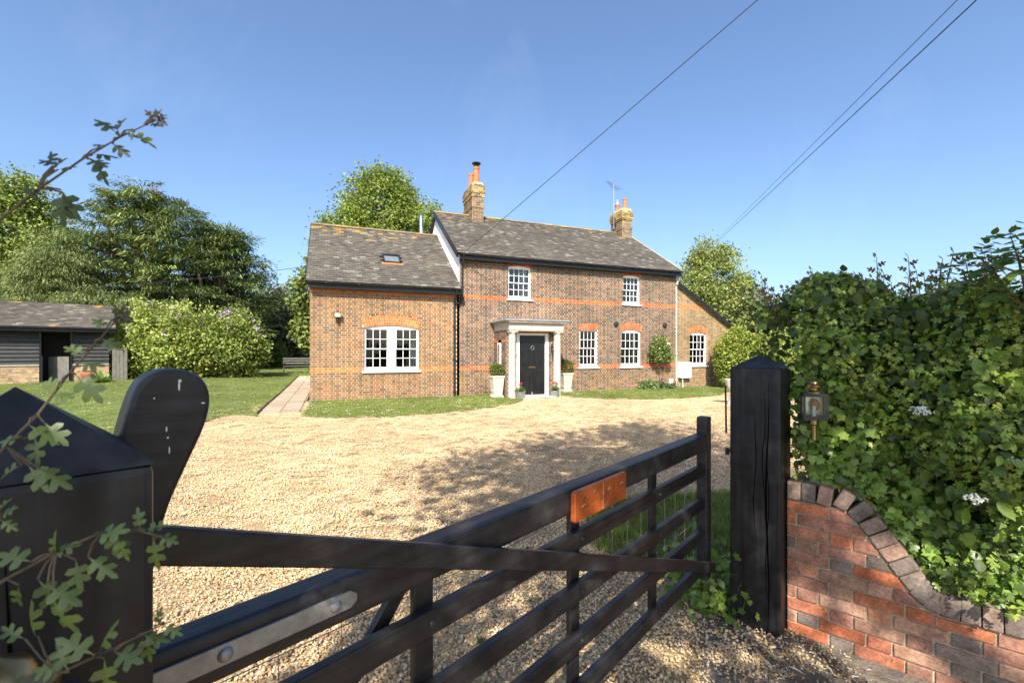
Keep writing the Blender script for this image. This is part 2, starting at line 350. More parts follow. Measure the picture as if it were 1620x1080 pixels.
def crown_leaves(lobes, nclump, per, clr, size, base, style='broad', base2=None, shell=.5, mix=.3):
    lob = np.array([(*l[0], *( (l[1],)*3 if not hasattr(l[1], '__len__') else l[1])) for l in lobes], float)
    wgt = (lob[:,3]*lob[:,4]+lob[:,3]*lob[:,5]+lob[:,4]*lob[:,5]); wgt /= wgt.sum()
    li = rng.choice(len(lob), nclump, p=wgt); d = unit(nclump)
    r = shell+(1-shell)*rng.random(nclump)**.6
    r *= 1+.10*np.sin(d[:,0]*7+li)*np.sin(d[:,2]*6+li*2)
    cc = lob[li,:3] + d*lob[li,3:]*r[:,None]
    kc = 1+rng.uniform(-.22,.22,(nclump,1))
    bb = np.tile(np.asarray(base, float), (nclump,1))
    if base2 is not None:
        pick = rng.random(nclump) < mix; bb[pick] = base2
    n = nclump*per; ci = np.repeat(np.arange(nclump), per)
    fl = (1,1,.75) if style == 'broad' else (1,1,.32)
    P = cc[ci] + rng.normal(size=(n,3))*clr*np.array(fl)
    out = d[ci]; rd = unit(n)
    if style == 'broad':
        Ax = rd*.8+out*.4+np.array([0,0,-.25]); Nn = unit(n)*.8+np.array([0,0,.8])+out*.3
    elif style == 'conifer':
        o2 = out*np.array([1,1,.2]); Ax = o2*1.0+rd*.55+np.array([0,0,-.18]); Nn = rd*.5+np.array([0,0,1.0])
    else:
        o2 = out*np.array([1,1,.1]); Ax = o2*.7+rd*.75+np.array([0,0,-.6]); Nn = out*.5+rd*.9
    S = size*(.65+.7*rng.random(n))
    col = bb[ci]*kc[ci]; col = col*(1+rng.uniform(-.2,.2,(n,1))); col[:,0] *= 1+rng.uniform(-.12,.12,n)
    return P, Ax, Nn, S, np.clip(col, .003, 1)
def tree(name, label, base, trunk_h, r0, lobes, nclump, per, clr, size, colr, style='broad', col2=None, group=None, tm=T_RHOMB, shell=.5, cat='tree', bark=None, mat='leaf', mix=.3):
    e = empty(name, base); tag(e, label, cat, group)
    b = Vector(base); mb = MB()
    rn = random.Random(hash(name+str(base)) % 1000)
    top = Vector((0,0,trunk_h)); n = 6
    tp = [Vector((rn.uniform(-.05,.05)*trunk_h*.3*k/n, rn.uniform(-.05,.05)*trunk_h*.3*k/n, -.15+(trunk_h+.15)*k/n)) for k in range(n+1)]
    mb.tube(tp, [r0*(1.25 if k == 0 else 1-.45*k/n) for k in range(n+1)], 9)
    trunk = mb.build('trunk', M[bark or 'bark'], e, smooth=True)
    lm = MB()
    for l in lobes:
        c = Vector(l[0]); s = tp[rn.randint(3, n)]
        mid = s.lerp(c, .5)+Vector((0,0,.12*(c-s).length*rn.uniform(-.5,1)))
        lm.tube([s, s.lerp(mid,.5)+Vector((rn.uniform(-.1,.1),rn.uniform(-.1,.1),0)), mid, c], [r0*.5, r0*.38, r0*.28, r0*.1], 6)
        rad = l[1] if not hasattr(l[1], '__len__') else min(l[1])
        for q in range(5):
            a = Vector((rn.gauss(0,1), rn.gauss(0,1), rn.gauss(.2,.8))).normalized()
            lm.tube([mid.lerp(c, .6), c+a*rad*.45, c+a*rad*.85+Vector((0,0,.1*rad))], [r0*.16, r0*.1, r0*.03], 5)
    lm.build('limb', M[bark or 'bark'], e, smooth=True)
    P, A, Nn, S, cl = crown_leaves(lobes, nclump, per, clr, size, colr, style, col2, shell, mix)
    link('crown', leaf_mesh('crown', P, A, Nn, S, cl, *tm, M[mat]), None, e)
    return e

#PART2
# ------------------------------------------------------------------ ground, drive, lawns, path
def radial_ground():
    V = []; F = []; rings = [0,2,4,6,8,10,12,14,16,18,20,23,26,30,36,44,55,70,90,130,200,400,900]; seg = 72
    V.append((0,6,gh(0,6)-.03))
    for r_ in rings[1:]:
        for k in range(seg):
            a = 2*math.pi*k/seg; x, y = r_*math.sin(a), 6+r_*math.cos(a); V.append((x, y, gh(x,y)-.03))
    for k in range(seg): F.append((0, 1+k, 1+(k+1)%seg))
    for i in range(len(rings)-2):
        for k in range(seg):
            a = 1+i*seg; F.append((a+k, a+seg+k, a+seg+(k+1)%seg, a+(k+1)%seg))
    me = bpy.data.meshes.new('ground'); me.from_pydata(V, [], F)
    bm = bmesh.new(); bm.from_mesh(me); bmesh.ops.recalc_face_normals(bm, faces=bm.faces)
    if sum(f.normal.z for f in bm.faces) < 0: bmesh.ops.reverse_faces(bm, faces=bm.faces)
    bm.to_mesh(me); bm.free(); return me
tag(link('ground', radial_ground(), M['field']), 'rough green field ground reaching to the horizon', 'ground', kind='structure')

drive_poly = [(-9,-6),(9,-6),(9,1.6),(8.6,10),(9.3,16.5),(5,19),(-1,16.9),(-6.3,14.2),(-8.2,12.6),(-11,12),(-11,6)]
tag(link('gravel_drive', sheet(drive_poly, .8, .0), M['gravel_bed']), 'sandy bed of the gravel drive between gate and house', 'drive', kind='structure')

def pebble_patch(seed, n=115, rad=.2):
    r = random.Random(seed); mb = MB()
    pal = [(.60,.45,.25),(.55,.40,.21),(.64,.50,.31),(.47,.31,.15),(.52,.44,.32),(.68,.57,.40),(.42,.34,.23),(.57,.38,.18),(.58,.47,.30)]
    for i in range(n):
        a = r.random()*6.283; d = rad*math.sqrt(r.random()); x, y = d*math.cos(a), d*math.sin(a)
        s = r.uniform(.006,.0122); c = r.choice(pal); k = r.uniform(.86,1.12); c = (c[0]*k, c[1]*k*.95, c[2]*k*.93)
        Mx = Matrix.Translation((x,y,r.uniform(.002,.010))) @ Euler((r.uniform(-.5,.5),r.uniform(-.5,.5),r.random()*6.28)).to_matrix().to_4x4()
        n0 = len(mb.v); e = s*r.uniform(.65,1); t = s*r.uniform(.4,.65)
        ring = []
        for q in range(5):
            an = 6.283*q/5+r.uniform(-.3,.3); ring.append((s*math.cos(an)*r.uniform(.85,1.1), e*math.sin(an)*r.uniform(.85,1.1), -t*.35))
        ring2 = [(p[0]*.62, p[1]*.62, t) for p in ring]
        for p in ring+ring2: mb.v.append(tuple(Mx @ Vector(p)))
        for q in range(5): mb.f.append((n0+q, n0+(q+1)%5, n0+5+(q+1)%5, n0+5+q)); mb.c.append(c)
        mb.f.append(tuple(n0+5+q for q in range(5))); mb.c.append(c)
    me = mb.mesh('pebbles'); me.materials.append(M['pebble'])
    return bpy.data.objects.new('pebble_patch', me)
peb = [pebble_patch(s) for s in range(7)]
gr_poly = [(-6.2,.2),(1.2,.2),(1.5,2.2),(1.6,3.0),(8.0,7.5),(8.6,12),(8.6,16.6),(5,17.6),(1.0,16.0),(-6.3,13.6),(-7.4,12.6),(-8.8,9.2),(-9.5,7)]
tag(scatter('gravel', sheet(gr_poly, 1.2, .004), peb, 34, .85, 1.15, 3), 'golden shingle spread over the sweeping drive', 'gravel', kind='stuff')

HU, HO = Vector((.9282,.3721)), Vector((.77,16.5)); HN = Vector((-HU.y, HU.x))
def hp(u, v): return HO + HU*u + HN*v
def grass_tuft(seed, n=34, rad=.085, hgt=.035, daisy=False):
    r = random.Random(seed); mb = MB()
    for i in range(n):
        a = r.random()*6.283; d = rad*math.sqrt(r.random()); x, y = d*math.cos(a), d*math.sin(a); q = r.random()*6.283
        hh = hgt*r.uniform(.5,1.3); wv = .0035*r.uniform(.8,1.4); lx, ly = r.uniform(-.6,.6)*hh, r.uniform(-.6,.6)*hh
        k = r.uniform(.75,1.3); c = r.choice([(.17,.225,.04),(.14,.21,.035),(.21,.245,.05),(.27,.27,.085)]); c = tuple(z*k for z in c)
        dx, dy = math.cos(q)*wv, math.sin(q)*wv
        mb.poly([(x-dx,y-dy,-.005),(x+dx,y+dy,-.005),(x+lx,y+ly,hh)], c)
    if daisy:
        for i in range(2):
            x, y = r.uniform(-rad,rad), r.uniform(-rad,rad); s = .010; z = hgt*.95
            mb.poly([(x+s*math.cos(q*1.047), y+s*math.sin(q*1.047), z+.003*math.sin(q)) for q in range(6)], (.85,.85,.8))
    me = mb.mesh('tuft'); me.materials.append(M['blade']); return bpy.data.objects.new('grass_tuft', me)
tufts = [grass_tuft(s) for s in range(6)] + [grass_tuft(20, daisy=True)]
tufts_d = [grass_tuft(40+s) for s in range(6)] + [grass_tuft(30, daisy=True)]
def lawn(poly, label, glabel, dens, seed, sp=.8, tf=None, gpoly=None):
    tag(link('lawn', sheet(poly, sp, .035, .05), M['grass_base']), label, 'lawn', kind='structure')
    me = sheet(gpoly or poly, sp, .036)
    tag(scatter('grass', me, tf or tufts, dens, .8, 1.25, seed), glabel, 'grass', kind='stuff')
fl = smooth_line([(-5.35,11.7),(-5.2,11.1),(-4.75,10.75),(-3.7,10.7),(-2.4,11.05),(-1.1,11.85),(-.2,12.9),(.3,13.9),(.35,14.6)])
fl += [tuple(hp(u,v)) for u, v in ((-.15,-1.75),(-1.5,-1.6),(-1.55,-.02),(-2.9,-.02),(-2.9,-.12),(-7.45,-.12))]
lawn(fl, 'strip of mown lawn curving along the brick wing', 'short mown grass with daisies in front of the brick wing', 110, 5, .7, tufts_d)
fr = smooth_line([tuple(hp(.75,-.75)), (1.75,15.5),(2.6,14.75),(4.0,14.35),(5.6,14.7),(7.2,15.7),(8.6,17.6)])
fr += [tuple(hp(u,v)) for u, v in ((9.5,-.1),(6.7,-.04),(.72,-.04))]
lawn(fr, 'crescent of mown lawn below the ground floor sash windows', 'short mown grass below the ground floor sash windows', 110, 6, .7, tufts_d)
pl = [tuple(hp(-8.55,-2.6)), tuple(hp(-8.55,12.15))]
ll = smooth_line([pl[0],(-7.0,10.9),(-6.95,9.9),(-7.5,9.1),(-9.2,8.6),(-14,8.2)]) + [(-30,8),(-45,20),(-45,70),(-6,70),(2,34),(-6.2,30)] + [tuple(hp(-7.58,12.15)), pl[1]]
lg = ll[:len(ll)-8] + [(-26,8.2),(-26,34),(-9,36),(-5,30)] + [tuple(hp(-7.58,12.15)), pl[1]]
lawn(ll, 'wide back lawn rising to the trees and shrubs', 'mown grass of the wide lawn beside the paved path', 48, 7, 1.6, tufts_d, lg)
gp = smooth_line([(1.55,3.25),(1.0,3.55),(.72,4.1),(.85,4.75),(1.4,5.15),(2.4,5.3),(4.0,5.2)]) + [(4.6,3.9),(2.0,3.05)]
lawn(gp, 'small rough patch of lawn just inside the gate', 'rough grass growing beside the gate post', 190, 8, .4, [grass_tuft(60+s, 30, .08, .06) for s in range(4)])

# path of slabs beside the wing, with a metal edging
gpth = empty('garden_path', (*hp(-8.05,-2.4), gh(*hp(-8.05,-2.4))), math.atan2(HU.y, HU.x)); tag(gpth, 'paved slab path running along the end of the wing', 'path', kind='structure')
slm = MB().box(-.222,.222,-.297,.297,-.03,.03).mesh('paving_slab', .006); slm.materials.append(M['paving'])
r_ = random.Random(3)
def pz(ly):
    q = hp(-8.05, -2.4+ly); return max(gh(*q), gh(*hp(-8.5, -2.4+ly)))-gh(*hp(-8.05,-2.4))
mb = MB(); ed = MB()
for i in range(24): mb.box(-.5,.46,i*.605,(i+1)*.605-.001,-.25+pz(i*.605+.3),.032+pz(i*.605+.3)); ed.box(-.535,-.501,i*.605,(i+1)*.605+.001,-.2+pz(i*.605+.3),.085+pz(i*.605+.3))
mb.build('bedding', M['mortar_near'], gpth)
for i in range(24):
    for j in range(2):
        o = link('paving_slab', slm, None, gpth); o.location = (-.25+j*.455, .3+i*.605, .036+pz(i*.605+.3)+r_.uniform(-.003,.003)); o.rotation_euler = (r_.uniform(-.006,.006), r_.uniform(-.006,.006), r_.uniform(-.01,.01))
        k = r_.uniform(.8,1.1)*(1.35 if i > 16 else 1); o.color = (min(1.5,k), k*.98, k*.95, 1)
ed.build('edging', M['iron'], gpth)
# wet dirt verge along the roadside wall, with dead leaves
vg = smooth_line([(1.30,3.2),(1.10,2.6),(.85,2.0),(.8,1.2),(1.0,.2),(2.2,-.2),(3.6,-.3)]) + [(4.2,.6),(2.3,2.5),(1.75,3.1)]
tag(link('dirt_verge', sheet(vg, .3, .012), M['dirt']), 'damp dirt verge at the foot of the roadside wall', 'verge', kind='structure')
def litter_patch(seed):
    r = random.Random(seed); mb = MB()
    for i in range(26):
        x, y = r.gauss(0,.05), r.gauss(0,.05); l = r.uniform(.008,.03); wd = r.uniform(.001,.006); a = r.random()*6.28; c = r.choice([(.46,.33,.16),(.34,.22,.09),(.56,.45,.26),(.26,.17,.08),(.5,.46,.38)])
        dx, dy = math.cos(a)*l, math.sin(a)*l; ex, ey = -math.sin(a)*wd, math.cos(a)*wd; z = r.uniform(.001,.02)
        mb.quad((x-dx,y-dy,z),(x+ex,y+ey,z+r.uniform(0,.01)),(x+dx,y+dy,z),(x-ex,y-ey,z), c)
    me = mb.mesh('litter'); me.materials.append(M['litter']); return bpy.data.objects.new('litter_patch', me)
lt = [litter_patch(s) for s in range(4)]
vb = smooth_line([(1.42,2.72),(1.62,2.52),(2.05,2.12),(2.6,1.6),(3.2,1.0)]) + [(3.05,.75),(2.35,1.5),(1.85,1.95),(1.4,2.4)]
tag(scatter('leaf_litter', sheet(vb, .25, .014), lt, 120, .7, 1.2, 9), 'dry leaf litter heaped along the foot of the wall', 'leaf litter', kind='stuff')
tag(scatter('loose_stones', sheet(vg[:-3]+[(2.6,1.7),(1.75,2.7)], .3, .013), peb, 9, .7, 1.0, 12), 'loose stones trodden into the dirt verge', 'stones', kind='stuff')

# ------------------------------------------------------------------ the house
house = empty('brick_house', (HO.x, HO.y, 0), math.atan2(HU.y, HU.x))
tag(house, 'two-storey brown brick country house with slate roof, wing and white sash windows', 'house')
G0 = .1                                       # ground level at the walls
MAIN = [(.165,.105,.07),(.125,.088,.065),(.20,.12,.078),(.17,.118,.082),(.105,.085,.07),(.225,.135,.085)]
WING = [(.25,.14,.065),(.20,.118,.06),(.28,.155,.068),(.22,.14,.075),(.165,.11,.066),(.265,.13,.06)]
LEAN = [(.27,.18,.09),(.235,.155,.078),(.295,.195,.10),(.21,.14,.076)]
RED = [(.55,.11,.035),(.48,.10,.04),(.60,.15,.05)]; ORG = [(.56,.165,.045),(.50,.14,.04),(.60,.20,.06)]
BR = random.Random(11); near_bricks = []
def arch_fn(o):
    """o: dict u0,u1,z0,zs (springing), rise (of the opening), ad (arch depth)"""
    uc = (o['u0']+o['u1'])/2; hw = (o['u1']-o['u0'])/2; sk = o.get('sk', .07); c = o['rise']/hw**2 if hw else 0
    def excl(z):
        if z < o['z0'] or z > o['zs']+o['rise']+o['ad']: return None
        if z <= o['zs']: return (o['u0'], o['u1'])
        e = hw+sk*min(1, (z-o['zs'])/o['ad'])
        if c > 0:
            zt = o['zs']+o['rise']+o['ad']
            e = min(e, math.sqrt(max(0, (zt-z)/c)))
        return (uc-e, uc+e)
    return excl
def brick_wall(parent, plane, u0, u1, z0, z1, opens, pal, bands=(), top=None, seed=0, keep=None, mortar=True, pal_low=None, extra=None):
    """Flemish bond: bricks proud of a recessed mortar bed; plane(u,w,z) gives local xyz with w = outward"""
    r = random.Random(seed); bk = MB(); mo = MB(); ex = [arch_fn(o) for o in opens]
    n = int(round((z1-z0)/.075)); P = plane
    for i in range(n):
        za, zb = z0+i*.075, z0+(i+1)*.075; zc = (za+zb)/2
        lim = u1 if top is None else top(zb); lo = u0
        iv = [(lo, lim)]
        for e in ex:
            q = e(zc)
            if q:
                iv = [s for a, b in iv for s in ((a, min(b, q[0])), (max(a, q[1]), b)) if s[1]-s[0] > .004]
        for a, b in iv:
            mo.quad(P(a,0,za), P(b,0,za), P(b,0,zb), P(a,0,zb))
        band = None
        for bz0, bz1, bp in bands:
            if bz0 < zc < bz1: band = bp
        u = u0 - (.169 if i % 2 else 0); k = 0
        while u < lim:
            L = .2145 if k % 2 == 0 else .102
            a0, b0 = u+.005, u+L+.003; u += L+.0105; k += 1
            for a, b in iv:
                s, t = max(a0, a), min(b0, b)
                if t-s < .03: continue
                pp = band or (pal_low[1] if pal_low and zc < pal_low[0] and r.random() < .6 else pal)
                c = r.choice(pp); q = r.uniform(.88,1.12)
                if k % 2 == 0 and not band and r.random() < .35: q *= .84
                c = tuple(min(.9, z*q) for z in c); d = .0075+r.uniform(-.0015,.0015)
                if extra: c = extra((s+t)/2, zc, c)
                if keep is not None and b0-a0-(t-s) < 1e-4 and keep((s+t)/2, zc) : near_bricks.append((P((s+t)/2, 0, zc), t-s, c)); continue
                A, B, C_, D_ = P(s+.001,d,za+.005), P(t-.001,d,za+.005), P(t-.001,d,zb-.006), P(s+.001,d,zb-.006)
                A2, B2, C2, D2 = P(s,-.004,za+.004), P(t,-.004,za+.004), P(t,-.004,zb-.005), P(s,-.004,zb-.005)
                n0 = len(bk.v); bk.v += [A,B,C_,D_,A2,B2,C2,D2]
                bk.f += [(n0,n0+1,n0+2,n0+3),(n0+1,n0,n0+4,n0+5),(n0+2,n0+1,n0+5,n0+6),(n0+3,n0+2,n0+6,n0+7),(n0,n0+3,n0+7,n0+4)]; bk.c += [c]*5
    wl = mo.build('wall', M['mortar'], parent)
    b = bk.build('brickwork', M['brick'], wl); tag(b, kind='stuff')
    return wl
def arch_bricks(parent, o, plane, pal, seed, rows=1, d=.010):
    r = random.Random(seed); mb = MB(); uc = (o['u0']+o['u1'])/2; hw = (o['u1']-o['u0'])/2; sk = o.get('sk', .07); rise = o['rise']; ad = o['ad']
    n = int(round(2*hw/.073)); c = rise/hw**2
    for i in range(n):
        for q in range(rows):
            f0, f1 = q/rows, (q+1)/rows
            t0, t1 = -1+2*(i+.06)/n, -1+2*(i+.94)/n
            def pt(t, f):
                ub = uc+hw*t; zb = o['zs']+rise-c*(hw*t)**2; ut = uc+(hw+sk)*t; zt = o['zs']+rise+ad-c*((hw+sk*.6)*t)**2
                return ub+(ut-ub)*f, zb+(zt-zb)*f
            col = r.choice(pal); k = r.uniform(.8,1.15); col = tuple(x*k for x in col)
            a, b, cc, dd = pt(t0,f0+.02), pt(t1,f0+.02), pt(t1,f1-.02), pt(t0,f1-.02)
            n0 = len(mb.v); mb.v += [plane(*(p[0], d, p[1])) for p in (a,b,cc,dd)]+[plane(*(p[0], -.09, p[1])) for p in (a,b,cc,dd)]
            mb.f += [(n0,n0+1,n0+2,n0+3),(n0+1,n0,n0+4,n0+5),(n0+2,n0+1,n0+5,n0+6),(n0+3,n0+2,n0+6,n0+7),(n0,n0+3,n0+7,n0+4)]; mb.c += [col]*5
    mo = MB(); N_ = 12
    for i in range(N_):
        t0, t1 = -1+2*i/N_, -1+2*(i+1)/N_
        def pt2(t, f):
            ub = uc+hw*t; zb = o['zs']+rise-c*(hw*t)**2; ut = uc+(hw+sk)*t; zt = o['zs']+rise+ad-c*((hw+sk*.6)*t)**2
            return ub+(ut-ub)*f, zb+(zt-zb)*f
        p = [pt2(t0,0), pt2(t1,0), pt2(t1,1), pt2(t0,1)]; mo.quad(*[plane(x, .003, z) for x, z in p]); 
        mo.quad(plane(p[1][0], .003, p[1][1]), plane(p[0][0], .003, p[0][1]), plane(p[0][0], -.1, p[0][1]), plane(p[1][0], -.1, p[1][1]))
    b = mb.build('arch', M['brick'], parent); mo.build('arch_mortar', M['mortar'], b)
def front(v0): return lambda u, w, z: (u, v0-w, z)

def window(parent, o, v0, cols, rows, curtain=None, mull=False, seed=0):
    u0, u1, z0, zs, rise = o['u0'], o['u1'], o['z0'], o['zs'], o['rise']; vf = v0+.045; fw = .034; r = random.Random(seed)
    mb = MB(); uc = (u0+u1)/2; hw = (u1-u0)/2; c = rise/hw**2
    mb.box(u0, u0+fw, vf, vf+.1, z0, zs); mb.box(u1-fw, u1, vf, vf+.1, z0, zs); mb.box(u0+fw, u1-fw, vf, vf+.1, z0, z0+.07)
    top = [(uc+hw*t, zs+rise-c*(hw*t)**2) for t in [1-.2*k for k in range(11)]]
    mb.prism([(u0, zs-.02), (u1, zs-.02)]+top, vf+.001, vf+.1)
    zt = zs-.02; zb = z0+.07
    lights = [(u0+fw, u1-fw)]
    if mull: mb.box(uc-.125, uc+.125, vf-.004, vf+.1, zb, zt); lights = [(u0+fw, uc-.125), (uc+.125, u1-fw)]
    wo = None; panes = []
    for a, b in lights:
        zm = (zb+zt)/2
        for half, (sa, sb, dv) in enumerate(((zb, zm+.018, .05), (zm-.018, zt, .02))):
            y0, y1 = vf+dv, vf+dv+.035; st = .026
            mb.box(a, a+st, y0, y1, sa, sb); mb.box(b-st, b, y0, y1, sa, sb)
            lo = .05 if half == 0 else .03; hi = .03 if half == 0 else .026
            mb.box(a+st, b-st, y0+.001, y1-.001, sa, sa+lo); mb.box(a+st, b-st, y0+.001, y1-.001, sb-hi, sb)
            pa, pb, pc, pd = a+st, b-st, sa+lo, sb-hi; nr = rows//2
            for i in range(1, cols): x = pa+(pb-pa)*i/cols; mb.box(x-.0085, x+.0085, y0+.004, y1-.004, pc, pd)
            for j in range(1, nr): z = pc+(pd-pc)*j/nr; mb.box(pa, pb, y0+.005, y1-.005, z-.0085, z+.0085)
            for i in range(cols):
                for j in range(nr):
                    panes.append((pa+(pb-pa)*i/cols, pa+(pb-pa)*(i+1)/cols, pc+(pd-pc)*j/nr, pc+(pd-pc)*(j+1)/nr, (y0+y1)/2))
    wo = mb.build('window', M['white_paint'], parent)
    for a, b, p, q, y in panes:
        t1, t2 = r.uniform(-.002,.002), r.uniform(-.002,.002)
        MB().quad((a,y+t1,p),(b,y-t1,p),(b,y-t1+t2,q),(a,y+t1+t2,q)).build('pane', M['glass'], wo)
    MB().box(u0-.07, u1+.07, v0-.065, v0+.10, z0-.055, z0+.001).build('sill', M['white_paint'], wo, .004)
    rv = MB()                                     # reveals and the dark room behind
    for x, sgn in ((u0, 1), (u1, -1)):
        rv.quad(*([(x, v0+.004, z0), (x, v0+.16, z0), (x, v0+.16, zs), (x, v0+.004, zs)][::sgn]), (.3,.18,.12))
    rv.build('reveal', M['brick'], wo)
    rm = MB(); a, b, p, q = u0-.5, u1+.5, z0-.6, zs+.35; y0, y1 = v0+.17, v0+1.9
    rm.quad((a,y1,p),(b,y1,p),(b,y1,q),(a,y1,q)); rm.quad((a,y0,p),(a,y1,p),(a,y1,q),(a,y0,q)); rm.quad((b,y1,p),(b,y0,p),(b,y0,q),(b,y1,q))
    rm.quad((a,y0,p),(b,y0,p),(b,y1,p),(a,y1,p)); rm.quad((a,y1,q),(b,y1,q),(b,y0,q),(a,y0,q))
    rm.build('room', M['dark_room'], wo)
    for side, frac, mat in (curtain or []):
        W = (u1-u0)*frac; xa = u1-W-.03 if side > 0 else u0+.03; cm = MB(); k = 22; P = []
        for i in range(k+1):
            x = xa+W*i/k; P.append((x, v0+.26+.022*math.sin(i*1.9+seed)))
        for i in range(k): cm.quad((*P[i], z0), (*P[i+1], z0), (*P[i+1], zs+.05), (*P[i], zs+.05))
        cm.build('curtain', M[mat], wo, smooth=True)
    return wo

W1 = dict(u0=-.976, u1=-.09, z0=3.55, zs=4.69, rise=.055, ad=.235, sk=.06)
W2 = dict(u0=3.955, u1=4.775, z0=3.55, zs=4.66, rise=.055, ad=.235, sk=.06)
W3 = dict(u0=1.97, u1=2.755, z0=1.05, zs=2.47, rise=.004, ad=.25, sk=.05)
W4 = dict(u0=3.86, u1=4.82, z0=1.05, zs=2.44, rise=.10, ad=.27, sk=.10)
W5 = dict(u0=7.38, u1=8.32, z0=1.05, zs=2.40, rise=.09, ad=.27, sk=.08)
W6 = dict(u0=-5.91, u1=-4.20, z0=1.03, zs=2.40, rise=.10, ad=.32, sk=.10)
WV = -.10
DOORH = dict(u0=-1.28, u1=.22, z0=0, zs=2.3, rise=.001, ad=.02, sk=0)
def soot(u, z, c):
    return c
brick_wall(house, front(0), -2.78, 6.66, G0, 5.05, [W1,W2,W3,W4,DOORH], MAIN, [(.99,1.14,RED),(3.47,3.62,RED)], seed=1, pal_low=(.9, WING))
def near_keep(u, z): return u < -5.95 and .85 < z < 2.75
NB0 = brick_wall(house, front(WV), -7.48, -2.90, G0-.15, 3.75, [W6], WING, [(.99,1.14,ORG),(3.47,3.62,ORG),(3.62,3.8,ORG)], seed=2, keep=near_keep)
for wl_u, y0, y1 in ((-2.9, WV, 0.02),):
    MB().quad((wl_u,y0,G0-.1),(wl_u,y1,G0-.1),(wl_u,y1,3.75),(wl_u,y0,3.75),(.3,.18,.1)).build('wall', M['brick'], house)
# single bricks of the wing, the ones that show largest
near_bricks.sort(key=lambda q: (q[0][0]))
near_bricks = near_bricks[:300]; bmesh_cache = {}
for P, L, c in near_bricks:
    key = round(L, 3)
    if key not in bmesh_cache:
        me = MB().box(-L/2+.001, L/2-.001, -.0078, .004, -.0325, .0315).mesh('brick', .0015); me.materials.append(M['brick']); bmesh_cache[key] = me
    o = link('brick', bmesh_cache[key], None, NB0); o.location = P; o.color = (*c, 1)
def lean_top(z): return 6.66+(4.50-z)/(4.50-2.62)*(9.95-6.66) if z > 2.62 else 9.78
brick_wall(house, front(.0), 6.66, 9.78, G0, 4.45, [W5], LEAN, [(3.47,3.62,ORG)], top=lean_top, seed=3)
for i, (o, v, pal, rows) in enumerate(((W1,0,RED,1),(W2,0,RED,1),(W3,0,RED,2),(W4,0,RED,2),(W5,0,ORG,2),(W6,WV,ORG,3))): arch_bricks(house, o, front(v), pal, i, rows)
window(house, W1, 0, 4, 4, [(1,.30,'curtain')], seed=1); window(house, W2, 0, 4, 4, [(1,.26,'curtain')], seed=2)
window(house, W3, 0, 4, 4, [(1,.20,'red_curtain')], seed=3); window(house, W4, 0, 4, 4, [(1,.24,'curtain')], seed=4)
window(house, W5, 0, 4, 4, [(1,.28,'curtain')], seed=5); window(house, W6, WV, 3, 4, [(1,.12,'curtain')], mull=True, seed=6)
# plain outer walls that face away
ex = MB()
ex.quad((6.655,0,G0),(6.655,7.1,G0),(6.655,7.1,5.05),(6.655,0,5.05)); ex.quad((6.655,7.1,G0),(-2.775,7.1,G0),(-2.775,7.1,5.05),(6.655,7.1,5.05)); ex.quad((-7.475,6.9,G0-.2),(-7.475,WV,G0-.2),(-7.475,WV,3.72),(-7.475,6.9,3.72))
ex.quad((-2.77,6.9,G0),(-7.475,6.9,G0-.2),(-7.475,6.9,3.7),(-2.77,6.9,3.7)); ex.quad((9.78,0,G0),(9.78,5,G0),(9.78,5,2.6),(9.78,0,2.6))
ex.poly([(6.655,0,5.0),(6.655,7.1,5.0),(6.655,3.58,7.40)]); ex.poly([(-7.475,6.9,3.7),(-7.475,WV,3.7),(-7.475,3.5,6.40)])
for p in range(len(ex.c)): ex.c[p] = (.30,.18,.11)
ex.build('wall', M['brick'], house)
# white rendered gable of the main block above the wing roof
MB().poly([(-2.782,-.01,3.4),(-2.782,-.01,5.0),(-2.782,3.58,7.42),(-2.782,7.1,5.0),(-2.782,7.1,3.4)]).build('gable', M['white_render'], house)

